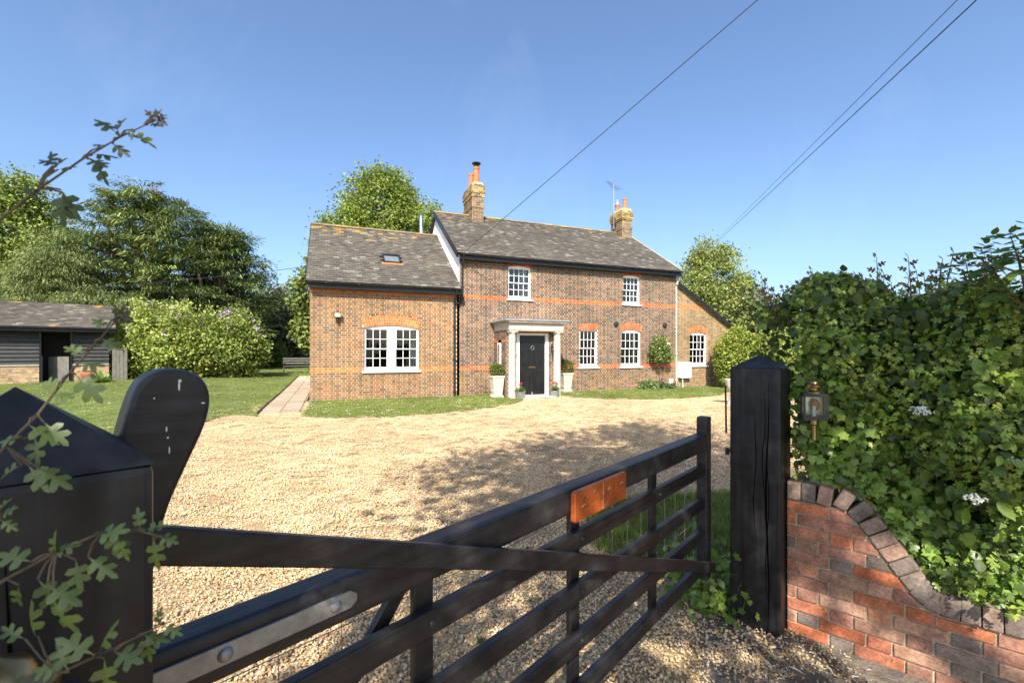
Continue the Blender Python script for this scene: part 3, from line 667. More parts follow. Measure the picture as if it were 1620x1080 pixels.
# slate roofs: each slope a boarding sheet with overlapping slates
near_slates = []
SLP = [(.105,.092,.074),(.092,.083,.068),(.118,.102,.08),(.086,.079,.068),(.138,.122,.096),(.107,.092,.072)]
def slope(parent, x0, x1, ye, ze, yr, zr, seed, sw=.19, ex_=.145, lich=None, keep=None, hole=None, name='roof', both=True):
    r = random.Random(seed); L = math.hypot(yr-ye, zr-ze); sy, sz = (yr-ye)/L, (zr-ze)/L; ny, nz = -sz, sy
    if nz < 0: ny, nz = -ny, -nz
    base = MB().quad((x0,ye,ze-.03),(x1,ye,ze-.03),(x1,yr,zr-.03),(x0,yr,zr-.03)); base.quad((x0,ye,ze-.06),(x0,yr,zr-.06),(x1,yr,zr-.06),(x1,ye,ze-.06))
    rf = base.build(name, M['gutter'], parent); sl_ = MB(); n = int(L/ex_)+1
    for i in range(n):
        d0 = i*ex_; d1 = min(d0+ex_*1.35, L); 
        x = x0-(sw/2 if i % 2 else 0)
        while x < x1:
            a, b = max(x+.003, x0), min(x+sw-.003, x1); x += sw
            if b-a < .04: continue
            k = r.uniform(.85,1.15); c = tuple(q*k for q in r.choice(SLP))
            if r.random() < .05 and name == 'roof' and sw < .2: c = (.20,.19,.165)
            f = d0/L
            if lich:
                pl_ = lich(((a+b)/2), f)
                if r.random() < pl_: c = r.choice([(.36,.22,.05),(.28,.19,.07),(.22,.17,.09),(.2,.16,.1)])
            t0 = .028+r.uniform(-.004,.005); t1 = .004
            def pt(xx, d, t): return (xx, ye+sy*d+ny*t, ze+sz*d+nz*t)
            A, B, C_, D_ = pt(a,d0,t0), pt(b,d0,t0), pt(b,d1,t1+.004), pt(a,d1,t1+.004); E_, F_ = pt(a,d0,t0-.012), pt(b,d0,t0-.012)
            if hole and hole((a+b)/2, d0+.08): continue
            if keep and keep((a+b)/2, d0) and b-a > sw-.01:
                near_slates.append((pt((a+b)/2, d0, t0), math.atan2(sz, sy), c, d1-d0, rf)); continue
            n0 = len(sl_.v); sl_.v += [A,B,C_,D_,E_,F_]; sl_.f += [(n0,n0+1,n0+2,n0+3),(n0+4,n0+5,n0+1,n0),(n0,n0+3,n0+4),(n0+1,n0+5,n0+2)]; sl_.c += [c]*4
    s = sl_.build('slating', M['slate'], rf); tag(s, kind='stuff'); return rf
SKY = (-5.22,-4.60,1.62,2.30)      # roof light: u0,u1 and distance up the slope
def lich_w(u, f): return max(0, (f-.70)*2.4)*(1.0 if u < -5.5 else .5)+ (.25 if f > .93 else 0)
def lich_m(u, f): return .5 if f > .94 else max(0, (f-.7))*.4
slope(house, -7.58, -2.80, -.36, 3.76, 3.5, 6.46, 1, lich=lich_w, keep=lambda u, d: u < -3.9 and d < 2.9, hole=lambda u, d: SKY[0]-.02 < u < SKY[1]+.02 and SKY[2]-.02 < d < SKY[3]+.02)
slope(house, -7.58, -2.80, 7.3, 3.76, 3.5, 6.46, 2, lich=lich_w)
slope(house, -2.90, 6.80, -.26, 4.99, 3.58, 7.47, 3, lich=lich_m); slope(house, -2.90, 6.80, 7.4, 4.99, 3.58, 7.47, 4, lich=lich_m)
near_slates.sort(key=lambda s: s[0][0]); cs = {}
for P, ang, c, dl, rf in near_slates[:300]:
    k = round(dl, 3)
    if k not in cs:
        m_ = MB(); m_.v = [(-.092,0,0),(.092,0,0),(.092,dl,-.02),(-.092,dl,-.02),(-.092,0,-.012),(.092,0,-.012)]; m_.f = [(0,1,2,3),(4,5,1,0),(0,3,4),(1,5,2)]; m_.c = [(1,1,1)]*4
        cs[k] = m_.mesh('slate'); cs[k].materials.append(M['slate'])
    o = link('slate', cs[k], None, rf); o.location = P; o.rotation_euler = (ang, 0, 0); o.color = (*c, 1)
left_over = MB()
for P, ang, c, dl, rf in near_slates[300:]:
    Mx = Matrix.Translation(P) @ Matrix.Rotation(ang, 4, 'X'); n0 = len(left_over.v)
    left_over.v += [tuple(Mx @ Vector(q)) for q in ((-.092,0,0),(.092,0,0),(.092,dl,-.02),(-.092,dl,-.02),(-.092,0,-.012),(.092,0,-.012))]
    left_over.f += [(n0,n0+1,n0+2,n0+3),(n0+4,n0+5,n0+1,n0),(n0,n0+3,n0+4),(n0+1,n0+5,n0+2)]; left_over.c += [c]*4
if left_over.v: tag(left_over.build('slating', M['slate'], near_slates[0][4]), kind='stuff')
# ridge tiles
def ridge(x0, x1, y, z, seed):
    r = random.Random(seed); n = int((x1-x0)/.42); 
    me = MB(); me.prism([(-.2075,0),(.2075,0),(.2075,.02),(-.2075,.02)], 0, 0)
    for i in range(n):
        a = x0+(x1-x0)*i/n; b = a+(x1-x0)/n-.008; m_ = MB(); c = r.choice([(.24,.17,.09),(.16,.13,.1),(.30,.22,.09),(.2,.15,.1)])
        for s in (-1, 1):
            m_.quad((a,y,z+.055),(b,y,z+.055),(b,y+s*.15,z-.045),(a,y+s*.15,z-.045), c) if s < 0 else m_.quad((b,y,z+.055),(a,y,z+.055),(a,y+s*.15,z-.045),(b,y+s*.15,z-.045), c)
        m_.poly([(a,y-.15,z-.045),(a,y,z+.055),(a,y+.15,z-.045)][::-1], c); m_.poly([(b,y-.15,z-.045),(b,y,z+.055),(b,y+.15,z-.045)], c)
        m_.build('ridge_tile', M['slate'], house)
ridge(-7.6, -2.8, 3.5, 6.47, 1); ridge(-2.92, 6.82, 3.58, 7.48, 2)
# mortar verges, barge boards, fascias and gutters
MB().box(6.765,6.815,0,4.55,-.02,.022, (.5,.43,.3), Matrix.Translation((0,-.26,5.0)) @ Matrix.Rotation(math.atan2(2.48,3.84),4,'X')).build('verge', M['mortar_near'], house)
MB().box(-2.935,-2.87,-.02,4.57,-.16,.012, (1,1,1), Matrix.Translation((0,-.26,5.0)) @ Matrix.Rotation(math.atan2(2.48,3.84),4,'X')).build('barge_board', M['black_paint'], house)
MB().box(-7.60,-7.565,0,4.7,-.10,.018,(1,1,1), Matrix.Translation((0,-.36,3.76)) @ Matrix.Rotation(math.atan2(2.70,3.86),4,'X')).build('barge_board', M['gutter'], house)
def gutter(x0, x1, y, z, fasc):
    MB().box(x0, x1, y+.055, y+.085, z-.20, z-.035).build('fascia', M['black_paint'], house)
    MB().box(x0+.02, x1-.02, y+.086, fasc, z-.20, z-.185).build('soffit', M['black_paint'], house)
    m_ = MB(); k = 8
    for i in range(k):
        a0, a1 = math.pi+math.pi*i/k, math.pi+math.pi*(i+1)/k
        for rr, fl_ in ((.058, 1), (.052, -1)):
            q = [(x0-.02, y+rr*math.cos(a0), z-.02+rr*math.sin(a0)), (x1+.02, y+rr*math.cos(a0), z-.02+rr*math.sin(a0)), (x1+.02, y+rr*math.cos(a1), z-.02+rr*math.sin(a1)), (x0-.02, y+rr*math.cos(a1), z-.02+rr*math.sin(a1))]
            m_.quad(*q[::fl_])
    g_ = m_.build('gutter', M['gutter'], house, smooth=True)
    x = x0+.5
    while x < x1: MB().box(x-.012, x+.012, y-.064, y+.064, z-.085, z-.012).build('bracket', M['gutter'], g_); x += .95
gutter(-7.52, -2.80, -.40, 3.77, WV); gutter(-2.82, 6.72, -.29, 5.0, 0)
def downpipe(u, v, z0, z1, mat='gutter', r__=.036):
    p = MB().tube([(u,v,z0),(u,v,z1)], r__, 10).build('downpipe', M[mat], house, smooth=True)
    z = z0+.25
    while z < z1: MB().box(u-.05,u+.05,v-.045,v+.05,z-.02,z+.02).build('bracket', M[mat], p); z += 1.1
downpipe(-3.0, WV-.06, .05, 3.25)
MB().tube([(-3.0,WV-.06,3.25),(-2.99,WV-.10,3.4),(-2.98,-.38,3.62),(-2.98,-.40,3.72)], .036, 10).build('downpipe', M['gutter'], house, smooth=True)
MB().tube([(-2.70,-.29,4.94),(-2.70,-.26,4.82),(-2.70,-.07,4.62),(-2.70,-.06,4.5),(-2.70,-.06,3.45),(-2.72,-.07,3.36),(-2.97,WV-.07,3.26)], .034, 10).build('downpipe', M['gutter'], house, smooth=True)
MB().lathe([(.05,0),(.075,.1),(.085,.16)], (-2.72,-.12,3.36), 12).build('hopper', M['gutter'], house, smooth=True)
downpipe(6.60, -.05, .2, 4.4, 'planter', .03)
# roof light
def on_wing(u, d, t):
    L = math.hypot(3.86,2.70); sy, sz = 3.86/L, 2.70/L; return (u, -.36+sy*d-sz*t, 3.76+sz*d+sy*t)
fm = MB(); a, b, p, q = SKY
for (x0, x1, d0, d1) in ((a,a+.06,p,q),(b-.06,b,p,q),(a,b,p,p+.07),(a,b,q-.06,q)):
    P8 = [on_wing(x, d, t) for t in (-.02,.07) for x, d in ((x0,d0),(x1,d0),(x1,d1),(x0,d1))]
    n0 = len(fm.v); fm.v += P8
    for f_ in ((0,3,2,1),(4,5,6,7),(0,1,5,4),(1,2,6,5),(2,3,7,6),(3,0,4,7)): fm.f.append(tuple(n0+i for i in f_)); fm.c.append((1,1,1))
rl = fm.build('roof_light', M['gutter'], house)
MB().quad(*[on_wing(x, d, .05) for x, d in ((a+.06,p+.07),(b-.06,p+.07),(b-.06,q-.06),(a+.06,q-.06))]).build('pane', M['glass'], rl)
MB().quad(*[on_wing(x, d, .012) for x, d in ((a+.06,p+.07),(b-.06,p+.07),(b-.06,q-.06),(a+.06,q-.06))]).build('blind', M['lead'], rl)
MB().quad(*[on_wing(x, d, .036) for x, d in ((a-.05,p-.12),(b+.05,p-.12),(b+.05,p),(a-.05,p))]).build('flashing', M['terracotta'], rl)
# lean-to roof seen edge on
A_ = (4.56-2.62)/(9.95-6.66)
MB().prism([(6.66,4.42),(9.99,2.50),(9.99,2.64),(6.66,4.58)], -.16, -.11).build('barge_board', M['black_paint'], house)
MB().prism([(6.66,4.48),(10.02,2.54),(10.02,2.62),(6.66,4.60)], -.109, 5.2).build('roof', M['slate'], house)
# chimneys
def chimney(u0, u1, v0, v1, zb, zt, seed, lichen):
    e = empty('chimney', ((u0+u1)/2, (v0+v1)/2, zb), 0, house); hw, hd, H = (u1-u0)/2, (v1-v0)/2, zt-zb
    mo = MB(); bk = MB(); r = random.Random(seed)
    n = int(H/.075)
    for i in range(n):
        z0_, z1_ = i*.075, i*.075+.075; g = 0
        f = (i+.5)/n
        if f > .70: g = .03
        if f > .76: g = .055
        if f > .93: g = .03
        if .42 < f < .48: g = .025
        mo.box(-hw-g, hw+g, -hd-g, hd+g, z0_, z1_, (1,1,1))
        for (ax, n_) in ((0, hw), (1, hd), (2, hw), (3, hd)):
            L = 2*(n_+g); cnt = max(2, int(round(L/.2))); off = .5 if i % 2 else 0
            for k in range(-1, cnt):
                s, t = max(-L/2, -L/2+(k+off)*L/cnt+.005), min(L/2, -L/2+(k+1+off)*L/cnt-.005)
                if t-s < .03: continue
                c = r.choice([(.24,.16,.09),(.19,.13,.08),(.28,.19,.10),(.15,.11,.08)]); q = r.uniform(.8,1.2)
                if f > .7 and r.random() < lichen: c = (.40,.28,.08)
                c = tuple(x*q for x in c); d = (hd if ax % 2 == 0 else hw)+g+.007
                P4 = [(s, -d, z0_+.005), (t, -d, z0_+.005), (t, -d, z1_-.005), (s, -d, z1_-.005)]
                Rm = Matrix.Rotation(ax*math.pi/2, 3, 'Z'); P4 = [tuple(Rm @ Vector(x)) for x in P4]; bk.quad(*P4, c)
    s_ = mo.build('stack', M['mortar'], e); s_.color = (.5,.5,.5,1); tag(bk.build('brickwork', M['brick'], s_), kind='stuff')
    MB().prism([(-hw-.02,H-.03),(hw+.02,H-.03),(hw-.06,H+.09),(-hw+.06,H+.09)], -hd, hd, (.42,.36,.24)).build('flaunching', M['brick'], e)
    MB().box(-hw-.06, hw+.06, -hd-.07, -hd+.3, -.06, .02).build('flashing', M['lead'], e)
    return e, H
def pot(e, x, y, z, h, r0, cowl=None, mat='terracotta'):
    p = MB().lathe([(r0,0),(r0*.9,h*.5),(r0*.86,h*.9),(r0*1.0,h*.9),(r0*1.0,h),(r0*.75,h),(r0*.7,h*.8)], (x,y,z), 16).build('chimney_pot', M[mat], e, smooth=True)
    if cowl: MB().lathe([(r0*.95,h),(r0*1.05,h+.04),(r0*.8,h+.05),(r0*.55,h+.06),(r0*.55,h+.14),(r0*1.55,h+.15),(r0*1.4,h+.19),(r0*.5,h+.23)], (x,y,z), 16).build('cowl', M['iron'], p, smooth=True)
e, H = chimney(-1.42, -.94, 2.95, 4.25, 7.0, 8.66, 1, .35)
pot(e, .02, -.35, H+.05, .76, .125, True); pot(e, -.02, .3, H+.05, .70, .115)
e, H = chimney(6.12, 6.66, 3.05, 4.0, 6.95, 8.5, 2, .6)
pot(e, .05, -.22, H+.05, .56, .115); pot(e, -.05, .25, H+.05, .34, .12)
MB().lathe([(.11,0),(.14,.03),(.05,.2),(.03,.3),(.0,.34)], (-.05,.25,H+.39), 12).build('cap', M['lead'], e, smooth=True)
ae = empty('television_aerial', (5.98,3.55,8.0), 0, house)
MB().tube([(0,0,-.35),(0,0,1.85)], .02, 8).build('mast', M['steel'], ae); 
bm_ = MB().tube([(-.62,-.35,1.78),(.42,.25,1.72)], .012, 6).build('boom', M['steel'], ae)
for i in range(12):
    f = i/11; c = Vector((-.62,-.35,1.78)).lerp(Vector((.42,.25,1.72)), f); d = Vector((-.5,.86,.0))*(.10+.14*f); MB().tube([c-d, c+d], .007, 5).build('element', M['steel'], bm_)
MB().box(-.01,.16,-.03,.03,-.2,-.1).box(-.01,.16,-.03,.03,.1,.2).build('bracket', M['iron'], ae)
MB().tube([(-3.35,4.05,5.9),(-3.35,4.05,7.32)], .085, 14).build('flue', M['steel'], house, smooth=True)
MB().lathe([(.12,0),(.12,.03),(.06,.06),(.06,.1),(.13,.11),(.05,.17)], (-3.35,4.05,7.32), 14).build('flue_cap', M['steel'], house, smooth=True)
# brick porch with stone columns, black door
PV = -1.15; PU = -.53
plx = lambda s: (lambda u, w, z: (PU-.98-w if s < 0 else PU+.98+w, -u if s < 0 else u, z))
brick_wall(house, front(PV), PU-.98, PU+.98, G0, 2.42, [dict(u0=PU-.60, u1=PU+.60, z0=0, zs=2.28, rise=.001, ad=.001, sk=0)], MAIN, seed=21)
SW = dict(u0=.42, u1=.70, z0=1.2, zs=1.95, rise=.001, ad=.12, sk=.03)
brick_wall(house, plx(-1), 0, -PV, G0, 2.42, [SW], MAIN, [(1.95,2.07,RED)], seed=22)
brick_wall(house, plx(1), PV, 0, G0, 2.42, [], MAIN, seed=23)
MB().box(PU-1.0,PU-.96,-.72,-.40,1.16,1.2).box(PU-1.02,PU-.93,-.70,-.42,1.2,1.95).build('side_window', M['white_paint'], house)
MB().quad((PU-1.022,-.66,1.26),(PU-1.022,-.46,1.26),(PU-1.022,-.46,1.9),(PU-1.022,-.66,1.9)).build('pane', M['glass'], house)
door = empty('door', (PU, PV+.06, G0+.09), 0, house)
DW, DH = .475, 2.0
dm = MB().box(-DW,DW,0,.045,0,DH); dm.build('leaf', M['black_paint'], door, .004)
for x0, x1, z0, z1 in ((-.39,-.06,.12,.78),(.06,.39,.12,.78),(-.39,-.06,.98,1.50),(.06,.39,.98,1.50),(-.39,-.06,1.64,1.88),(.06,.39,1.64,1.88)):
    pm = MB()
    for a, b, c, d in ((x0,x1,z0,z0+.03),(x0,x1,z1-.03,z1),(x0,x0+.03,z0+.03,z1-.03),(x1-.03,x1,z0+.03,z1-.03)): pm.box(a,b,-.016,.001,c,d)
    pm.box(x0+.075,x1-.075,-.012,.001,z0+.075,z1-.075); pm.build('panel', M['black_paint'], door, .005)
MB().box(-.125,.125,-.014,.002,.90,.965).box(-.10,.10,-.018,.0,.915,.95).build('letter_plate', M['brass'], door, .003)
MB().lathe([(.018,0),(.018,.03),(.034,.05),(.036,.07),(.02,.085)], (0,0,0), 12).build('knob', M['steel'], door, smooth=True)
kb = door.children[-1]; kb.rotation_euler = (R(90),0,0); kb.location = (.40,0,.91)
km = MB(); 
for i in range(14):
    a0, a1 = 2*math.pi*i/14, 2*math.pi*(i+1)/14; km.tube([(.055*math.cos(a0),-.03,1.58+.07*math.sin(a0)),(.055*math.cos(a1),-.03,1.58+.07*math.sin(a1))], .012, 6, cap=False)
km.lathe([(.03,0),(.03,.03)], (0,-.02,1.63), 8); km.build('knocker', M['steel'], door, smooth=True)
fr_ = MB().box(PU-.60,PU-.482,PV+.01,PV+.12,G0,2.20).box(PU+.482,PU+.60,PV+.01,PV+.12,G0,2.20).box(PU-.60,PU+.60,PV+.012,PV+.12,2.20,2.28)
fr_.build('door_frame', M['white_paint'], house, .004)
MB().box(PU-.48,PU+.48,PV-.02,PV+.12,G0,G0+.085).build('threshold', M['stone'], house, .01)
so_ = MB(); rr_ = random.Random(4)
for i in range(16): x = PU-.6+1.2*i/16; so_.box(x+.005,x+.07,PV-.010,PV+.02,2.285,2.40, tuple(q*rr_.uniform(.8,1.1) for q in (.50,.17,.06)))
so_.build('soldier_course', M['brick'], house)
MB().box(PU-.62,PU+.62,PV-.55,PV-.02,-.02,G0+.06).build('step', M['stone'], house, .015)
for s in (-1,1):
    c = empty('column', (PU+s*.83, PV-.18, G0-.05), 0, house)
    MB().lathe([(.15,0),(.15,.06),(.135,.07),(.132,.5),(.128,1.2),(.118,2.18)], (0,0,0), 24).build('shaft', M['stone'], c, smooth=True)
    MB().lathe([(.12,2.18),(.135,2.19),(.145,2.22),(.145,2.24)], (0,0,0), 24).box(-.15,.15,-.15,.15,2.24,2.28).build('capital', M['stone'], c)
MB().box(PU-.98,PU+.98,PV-.34,PV+1.13,2.33,2.36).box(PU-.995,PU+.995,PV-.355,PV+1.13,2.3605,2.60).build('entablature', M['planter'], house, .006)
MB().prism([(PU-1.03,2.60),(PU+1.03,2.60),(PU+1.06,2.63),(PU+1.13,2.655),(PU-1.13,2.655),(PU-1.06,2.63)], PV-.46, PV+1.13).build('cornice', M['stone'], house, .004)
MB().box(PU-1.16,PU+1.16,PV-.50,PV+1.13,2.656,2.70).build('porch_roof', M['lead'], house, .01)
def wall_lantern(u, v, z):
    e = empty('wall_lantern', (u, v, z), 0, house)
    MB().box(-.03,.03,-.012,0,-.12,.16).build('back_plate', M['iron'], e)
    pts = [(0,-.01+-.12*math.sin(t*math.pi/10)-.02, .05+.12*math.cos(t*math.pi/10)) for t in range(0,11)]
    MB().tube(pts, .009, 6).build('scroll', M['iron'], e)
    MB().lathe([(.035,-.22),(.06,-.02),(.07,0),(.05,.03),(.015,.08),(.0,.1)], (0,-.12,-.05), 6).build('body', M['iron'], e)
    MB().lathe([(.030,-.205),(.054,-.03)], (0,-.12,-.045), 6).build('glazing', M['glass'], e)
wall_lantern(PU-.72, PV-.01, 1.75); wall_lantern(PU+.72, PV-.01, 1.75)
# fixtures on the walls
for u in (3.61, 6.02):
    e = empty('wall_vent', (u, -.01, 2.75), 0, house)
    MB().lathe([(.10,0),(.11,.015),(.10,.05),(.05,.07)], (0,0,0), 18).build('cowl', M['iron'], e, smooth=True); e.children[0].rotation_euler = (R(90),0,0)
mbx = empty('meter_box', (7.0,-.10,.87), 0, house)
MB().box(-.28,.28,-.11,.10,-.33,.33).build('body', M['white_paint'], mbx, .01); MB().box(-.25,.25,-.121,-.108,-.30,.30).build('door', M['white_paint'], mbx, .004)
MB().tube([(-.12,-.02,-.33),(-.12,-.02,-.78)], .022, 8).build('pipe', M['white_paint'], mbx)
MB().box(6.25,6.40,-.10,-.005,.30,.50).build('cable_box', M['white_paint'], house, .008)
fe = empty('floodlight', (-6.70, WV-.01, 2.72), 0, house)
MB().box(-.11,.11,-.15,-.10,-.03,.14).build('housing', M['black_paint'], fe, .008); MB().box(-.085,.085,-.156,-.149,-.005,.115).build('lamp_glass', M['planter'], fe)
MB().box(-.03,.03,-.12,0,-.09,-.03).build('bracket', M['black_paint'], fe); MB().lathe([(.035,0),(.045,.03),(.03,.06)], (0,-.10,-.15), 10).build('sensor', M['black_paint'], fe, smooth=True)
#PART3
# ------------------------------------------------------------------ stable at the end of the lawn
S0, S1 = Vector((-21.6,14.2)), Vector((-16.84,18.75)); SD = (S1-S0).normalized(); SLn = (S1-S0).length
st = empty('stable', (S0.x, S0.y, .33), math.atan2(SD.y, SD.x)); tag(st, 'low dark weatherboarded stable with a slate roof on a brick plinth', 'stable')
# local: x along the front, -y faces the camera side
DX0, DX1 = SLn-1.95, SLn-1.15
pl_open = dict(u0=DX0, u1=DX1, z0=-.2, zs=2.0, rise=.001, ad=.001, sk=0)
brick_wall(st, front(0), 0, SLn, -.12, .78, [pl_open], [(.42,.30,.17),(.36,.25,.15),(.46,.34,.2),(.30,.21,.13)], seed=31)
bd = []
for a, b in ((0,DX0),(DX1,SLn)):
    MB().box(a,b,.05,.09,.78,2.3).build('backing', M['weatherboard'], st); 
    MB().box(a-.0,b,-.04,.06,.775,.815).build('plinth_cap', M['stone'], st)
    for i in range(10):
        z = .815+i*.15; L = MB(); L.v = [(a,-.035,z),(b,-.035,z),(b,.02,z+.165),(a,.02,z+.165),(a,.04,z),(b,.04,z)]; L.f = [(0,1,2,3),(4,5,1,0),(0,3,4),(1,5,2)]; L.c = [(1,1,1)]*4
        L.build('weatherboard', M['weatherboard'], st)
MB().box(DX0-.06,DX0,-.05,.1,-.1,2.3).box(DX1,DX1+.06,-.05,.1,-.1,2.3).box(DX0,DX1,-.045,.1,2.08,2.3).build('door_frame', M['black_paint'], st)
MB().box(DX0,DX1,.9,.95,-.1,2.1).box(DX0-.5,DX1+.5,.12,3.9,-.1,-.05).build('interior', M['dark_room'], st)
MB().box(0,.04,-.04,.0,-.05,1.15, (1,1,1), Matrix.Translation((DX0+.02,0,0)) @ Matrix.Rotation(R(-75),4,'Z')).build('lower_door', M['weatherboard'], st)
o_ = MB().box(-.74,0,-.04,0,-.05,1.12).build('lower_door', M['grey_wood'], st); o_.location = (DX1-.02,.1,0); o_.rotation_euler = (0,0,R(-38))
ends = MB().quad((SLn,0,-.1),(SLn,4,-.1),(SLn,4,2.3),(SLn,0,2.3)).quad((0,4,-.1),(0,0,-.1),(0,0,2.3),(0,4,2.3)).quad((SLn,4,-.1),(0,4,-.1),(0,4,2.3),(SLn,4,2.3)).poly([(SLn,-.2,2.3),(SLn,4.2,2.3),(SLn,2,3.35)]).poly([(0,-.2,2.3),(0,4.2,2.3),(0,2,3.35)])
ends.build('end_wall', M['weatherboard'], st)
slope(st, -.1, SLn+.2, -.38, 2.28, 2.0, 3.36, 9, lich=lambda u, f: .14 if f > .88 else .012); slope(st, -.1, SLn+.2, 4.38, 2.28, 2.0, 3.36, 10)
MB().box(-.1,SLn+.2,-.37,-.34,2.1,2.25).build('fascia', M['weatherboard'], st)
MB().tube([(-.1,-.43,2.25),(SLn+.2,-.43,2.25)], .045, 8).build('gutter', M['gutter'], st)
# grey fence panels running back from the stable
fc = empty('fence', (*(S1+SD*.1), .33), math.atan2(SD.y, SD.x)-.25); tag(fc, 'weathered grey close-boarded fence beside the stable', 'fence')
for i in range(4):
    o_ = MB().box(i*.125,i*.125+.118,0,.022,-.1,1.45+.01*(i%3)).build('board', M['grey_wood'], fc, .003)
MB().box(0,.49,.023,.05,.3,.38).box(0,.49,.023,.05,1.1,1.18).build('rail', M['grey_wood'], fc)
def at(px, py, Y): return Vector(((px-810)/710*Y, Y, CAMH-(py-556)/710*Y))
p_ = at(141, 601, 18.1)
pt_ = empty('terracotta_pot', (p_.x, p_.y, gh(p_.x,p_.y)+.04)); tag(pt_, 'round terracotta pot standing by the stable door', 'plant pot')
MB().lathe([(.16,0),(.24,.16),(.26,.3),(.2,.38),(.23,.42),(.19,.42),(.17,.36)], (0,0,0), 18).build('body', M['rust'], pt_, smooth=True)
def rosette(name, label, x, y, z, n, size, col, cat='plant', up=.9, tm=T_LANCE, grp=None):
    e = empty(name, (x,y,z)); tag(e, label, cat, grp); d = unit(n); d[:,2] = np.abs(d[:,2])*up+.15
    P = d*size*.18*rng.random((n,1)); A = d; Nn = np.cross(d, np.cross(np.array([0,0,1.0]), d))+.01
    link('foliage', leaf_mesh('foliage', P, A, Nn, size*(.5+.6*rng.random(n)), tint(n, col), *tm, M['leaf']), None, e)
    MB().tube([(0,0,-.03),(0,0,size*.3)], .012, 5).build('stem', M['twig'], e); return e
p_ = at(160, 600, 17.6); rosette('leafy_plant', 'low bright green leafy plant beside the terracotta pot', p_.x, p_.y, gh(p_.x,p_.y)+.03, 60, .5, (.20,.30,.06))
# garden bench far down the lawn
bx = at(470, 570, 27); bh = gh(bx.x, bx.y)+.04
be = empty('garden_bench', (bx.x, bx.y, bh), .5); tag(be, 'dark slatted garden bench on the lawn beyond the wing', 'bench')
for i in range(4): MB().box(-.75,.75,-.05+i*.11,.04+i*.11,.42,.45).build('seat_slat', M['grey_wood'], be)
for i in range(3): MB().box(-.75,.75,.40+i*.02,.43+i*.02,.55+i*.14,.64+i*.14).build('back_slat', M['grey_wood'], be)
for x in (-.7,.7):
    for y in (0,.38): MB().tube([(x,y,-.05),(x,y,.42)], .03, 6).build('leg', M['grey_wood'], be)
    MB().box(x-.03,x+.03,-.05,.42,.62,.66).build('armrest', M['grey_wood'], be)

# ------------------------------------------------------------------ trees and shrubs
def g2(x, y, dz=0): return (x, y, gh(x, y)+dz)
def pxY(px, Y): return (px-810)/710*Y
def TL(x, y, lobes): return lobes
Y = 30.; x0 = pxY(20, Y)
tree('sycamore_tree', 'tall light green broadleaf tree behind the stable roof', g2(x0,Y), 6, .35, [((0,0,8.6),(3.2,3,3.4)),((-2.4,0,7),(2.6,2.5,3)),((2.4,.3,7.2),(2.0,2.2,2.6)),((.6,-.5,11.2),(1.9,1.8,1.9)),((0,-1,4.6),(3,2.5,2.2))], 1100, 44, .33, .19, (.23,.29,.055), col2=(.30,.355,.08), group='trees beyond the lawn')
Y = 24.; x0 = pxY(75, Y)
tree('weeping_conifer', 'pale grey-green weeping conifer rising over the stable roof', g2(x0,Y), 5.5, .22, [((0,0,3.6),(2.4,2.0,2.6)),((-2.2,0,2.6),(2.0,1.8,2.2)),((2.4,0,2.6),(1.9,1.8,2.2)),((.4,0,6.2),(1.3,1.2,1.7)),((.3,0,5.2),(1.9,1.6,1.6))], 1500, 48, .25, .17, (.165,.205,.07), style='weep', col2=(.225,.262,.10), tm=T_SPRAY, mat='needle', shell=.45)
Y = 28.; x0 = pxY(245, Y)
def cedar(name, label, x, y, H, spread, n, base, base2, seed, tk=.34):
    rn = random.Random(seed); e = empty(name, g2(x,y)); tag(e, label, 'tree', 'trees beyond the lawn')
    tm_ = MB()
    for q in range(5):
        a = q*1.26+rn.random(); s = rn.uniform(.12,.32); L = H*rn.uniform(.7,.92)
        tm_.tube([(0,0,-.1),(math.cos(a)*s*.5,math.sin(a)*s*.5,L*.25),(math.cos(a)*s*3.2,math.sin(a)*s*3.2,L*.6),(math.cos(a)*s*6,math.sin(a)*s*6,L)], [tk*.75,tk*.62,tk*.36,.05], 8)
    tm_.build('trunk', M['bark'], e, smooth=True)
    lobes = []; lm = MB()
    for i in range(n):
        f = (i+.5)/n; z = H*(.16+.80*f); a = i*2.399+rn.random()*.5
        rad = spread*(math.sin(math.pi*min(1, .24+.70*f))**.7)*rn.uniform(.72,1.0)
        for k in range(2):
            d = rad*(.85 if k == 0 else .48); c = (math.cos(a)*d, math.sin(a)*d*.8, z+rn.uniform(-.2,.2)-(.25 if k == 0 else 0))
            lobes.append((c, (spread*.30, spread*.28, H*.066)))
        lm.tube([(math.cos(a)*.3,math.sin(a)*.3,z*.72),(math.cos(a)*rad*.45,math.sin(a)*rad*.36,z*.92),(math.cos(a)*rad*.95,math.sin(a)*rad*.76,z-.1)], [.13,.085,.02], 6)
    lm.build('limb', M['bark'], e, smooth=True)
    P, A, Nn, S, cl = crown_leaves(lobes, n*34, 44, .25, .23, base, 'conifer', base2, .2, .35)
    link('crown', leaf_mesh('crown', P, A, Nn, S, cl, *T_NEEDLE, M['needle']), None, e); return e, H
ce, ch = cedar('cypress_tree', 'broad dark cypress with bare limbs showing and a dead russet tip', x0-.5, Y, 11.4, 5.7, 46, (.10,.14,.042), (.22,.265,.08), 3)
tw = MB()
for q in range(7): a = q*.9; tw.tube([(.6,0,ch-.9),(.6+.25*math.cos(a),.25*math.sin(a),ch-.3+.05*q),(.6+.4*math.cos(a),.4*math.sin(a),ch+.02*q)], [.03,.02,.006], 4)
tw.build('dead_top', M['rust'], ce)
cedar('cypress_tree', 'dark cypress with layered boughs at the lawn edge beyond the lilacs', pxY(350, 29), 29, 9.4, 3.7, 36, (.095,.135,.045), (.20,.245,.08), 5)
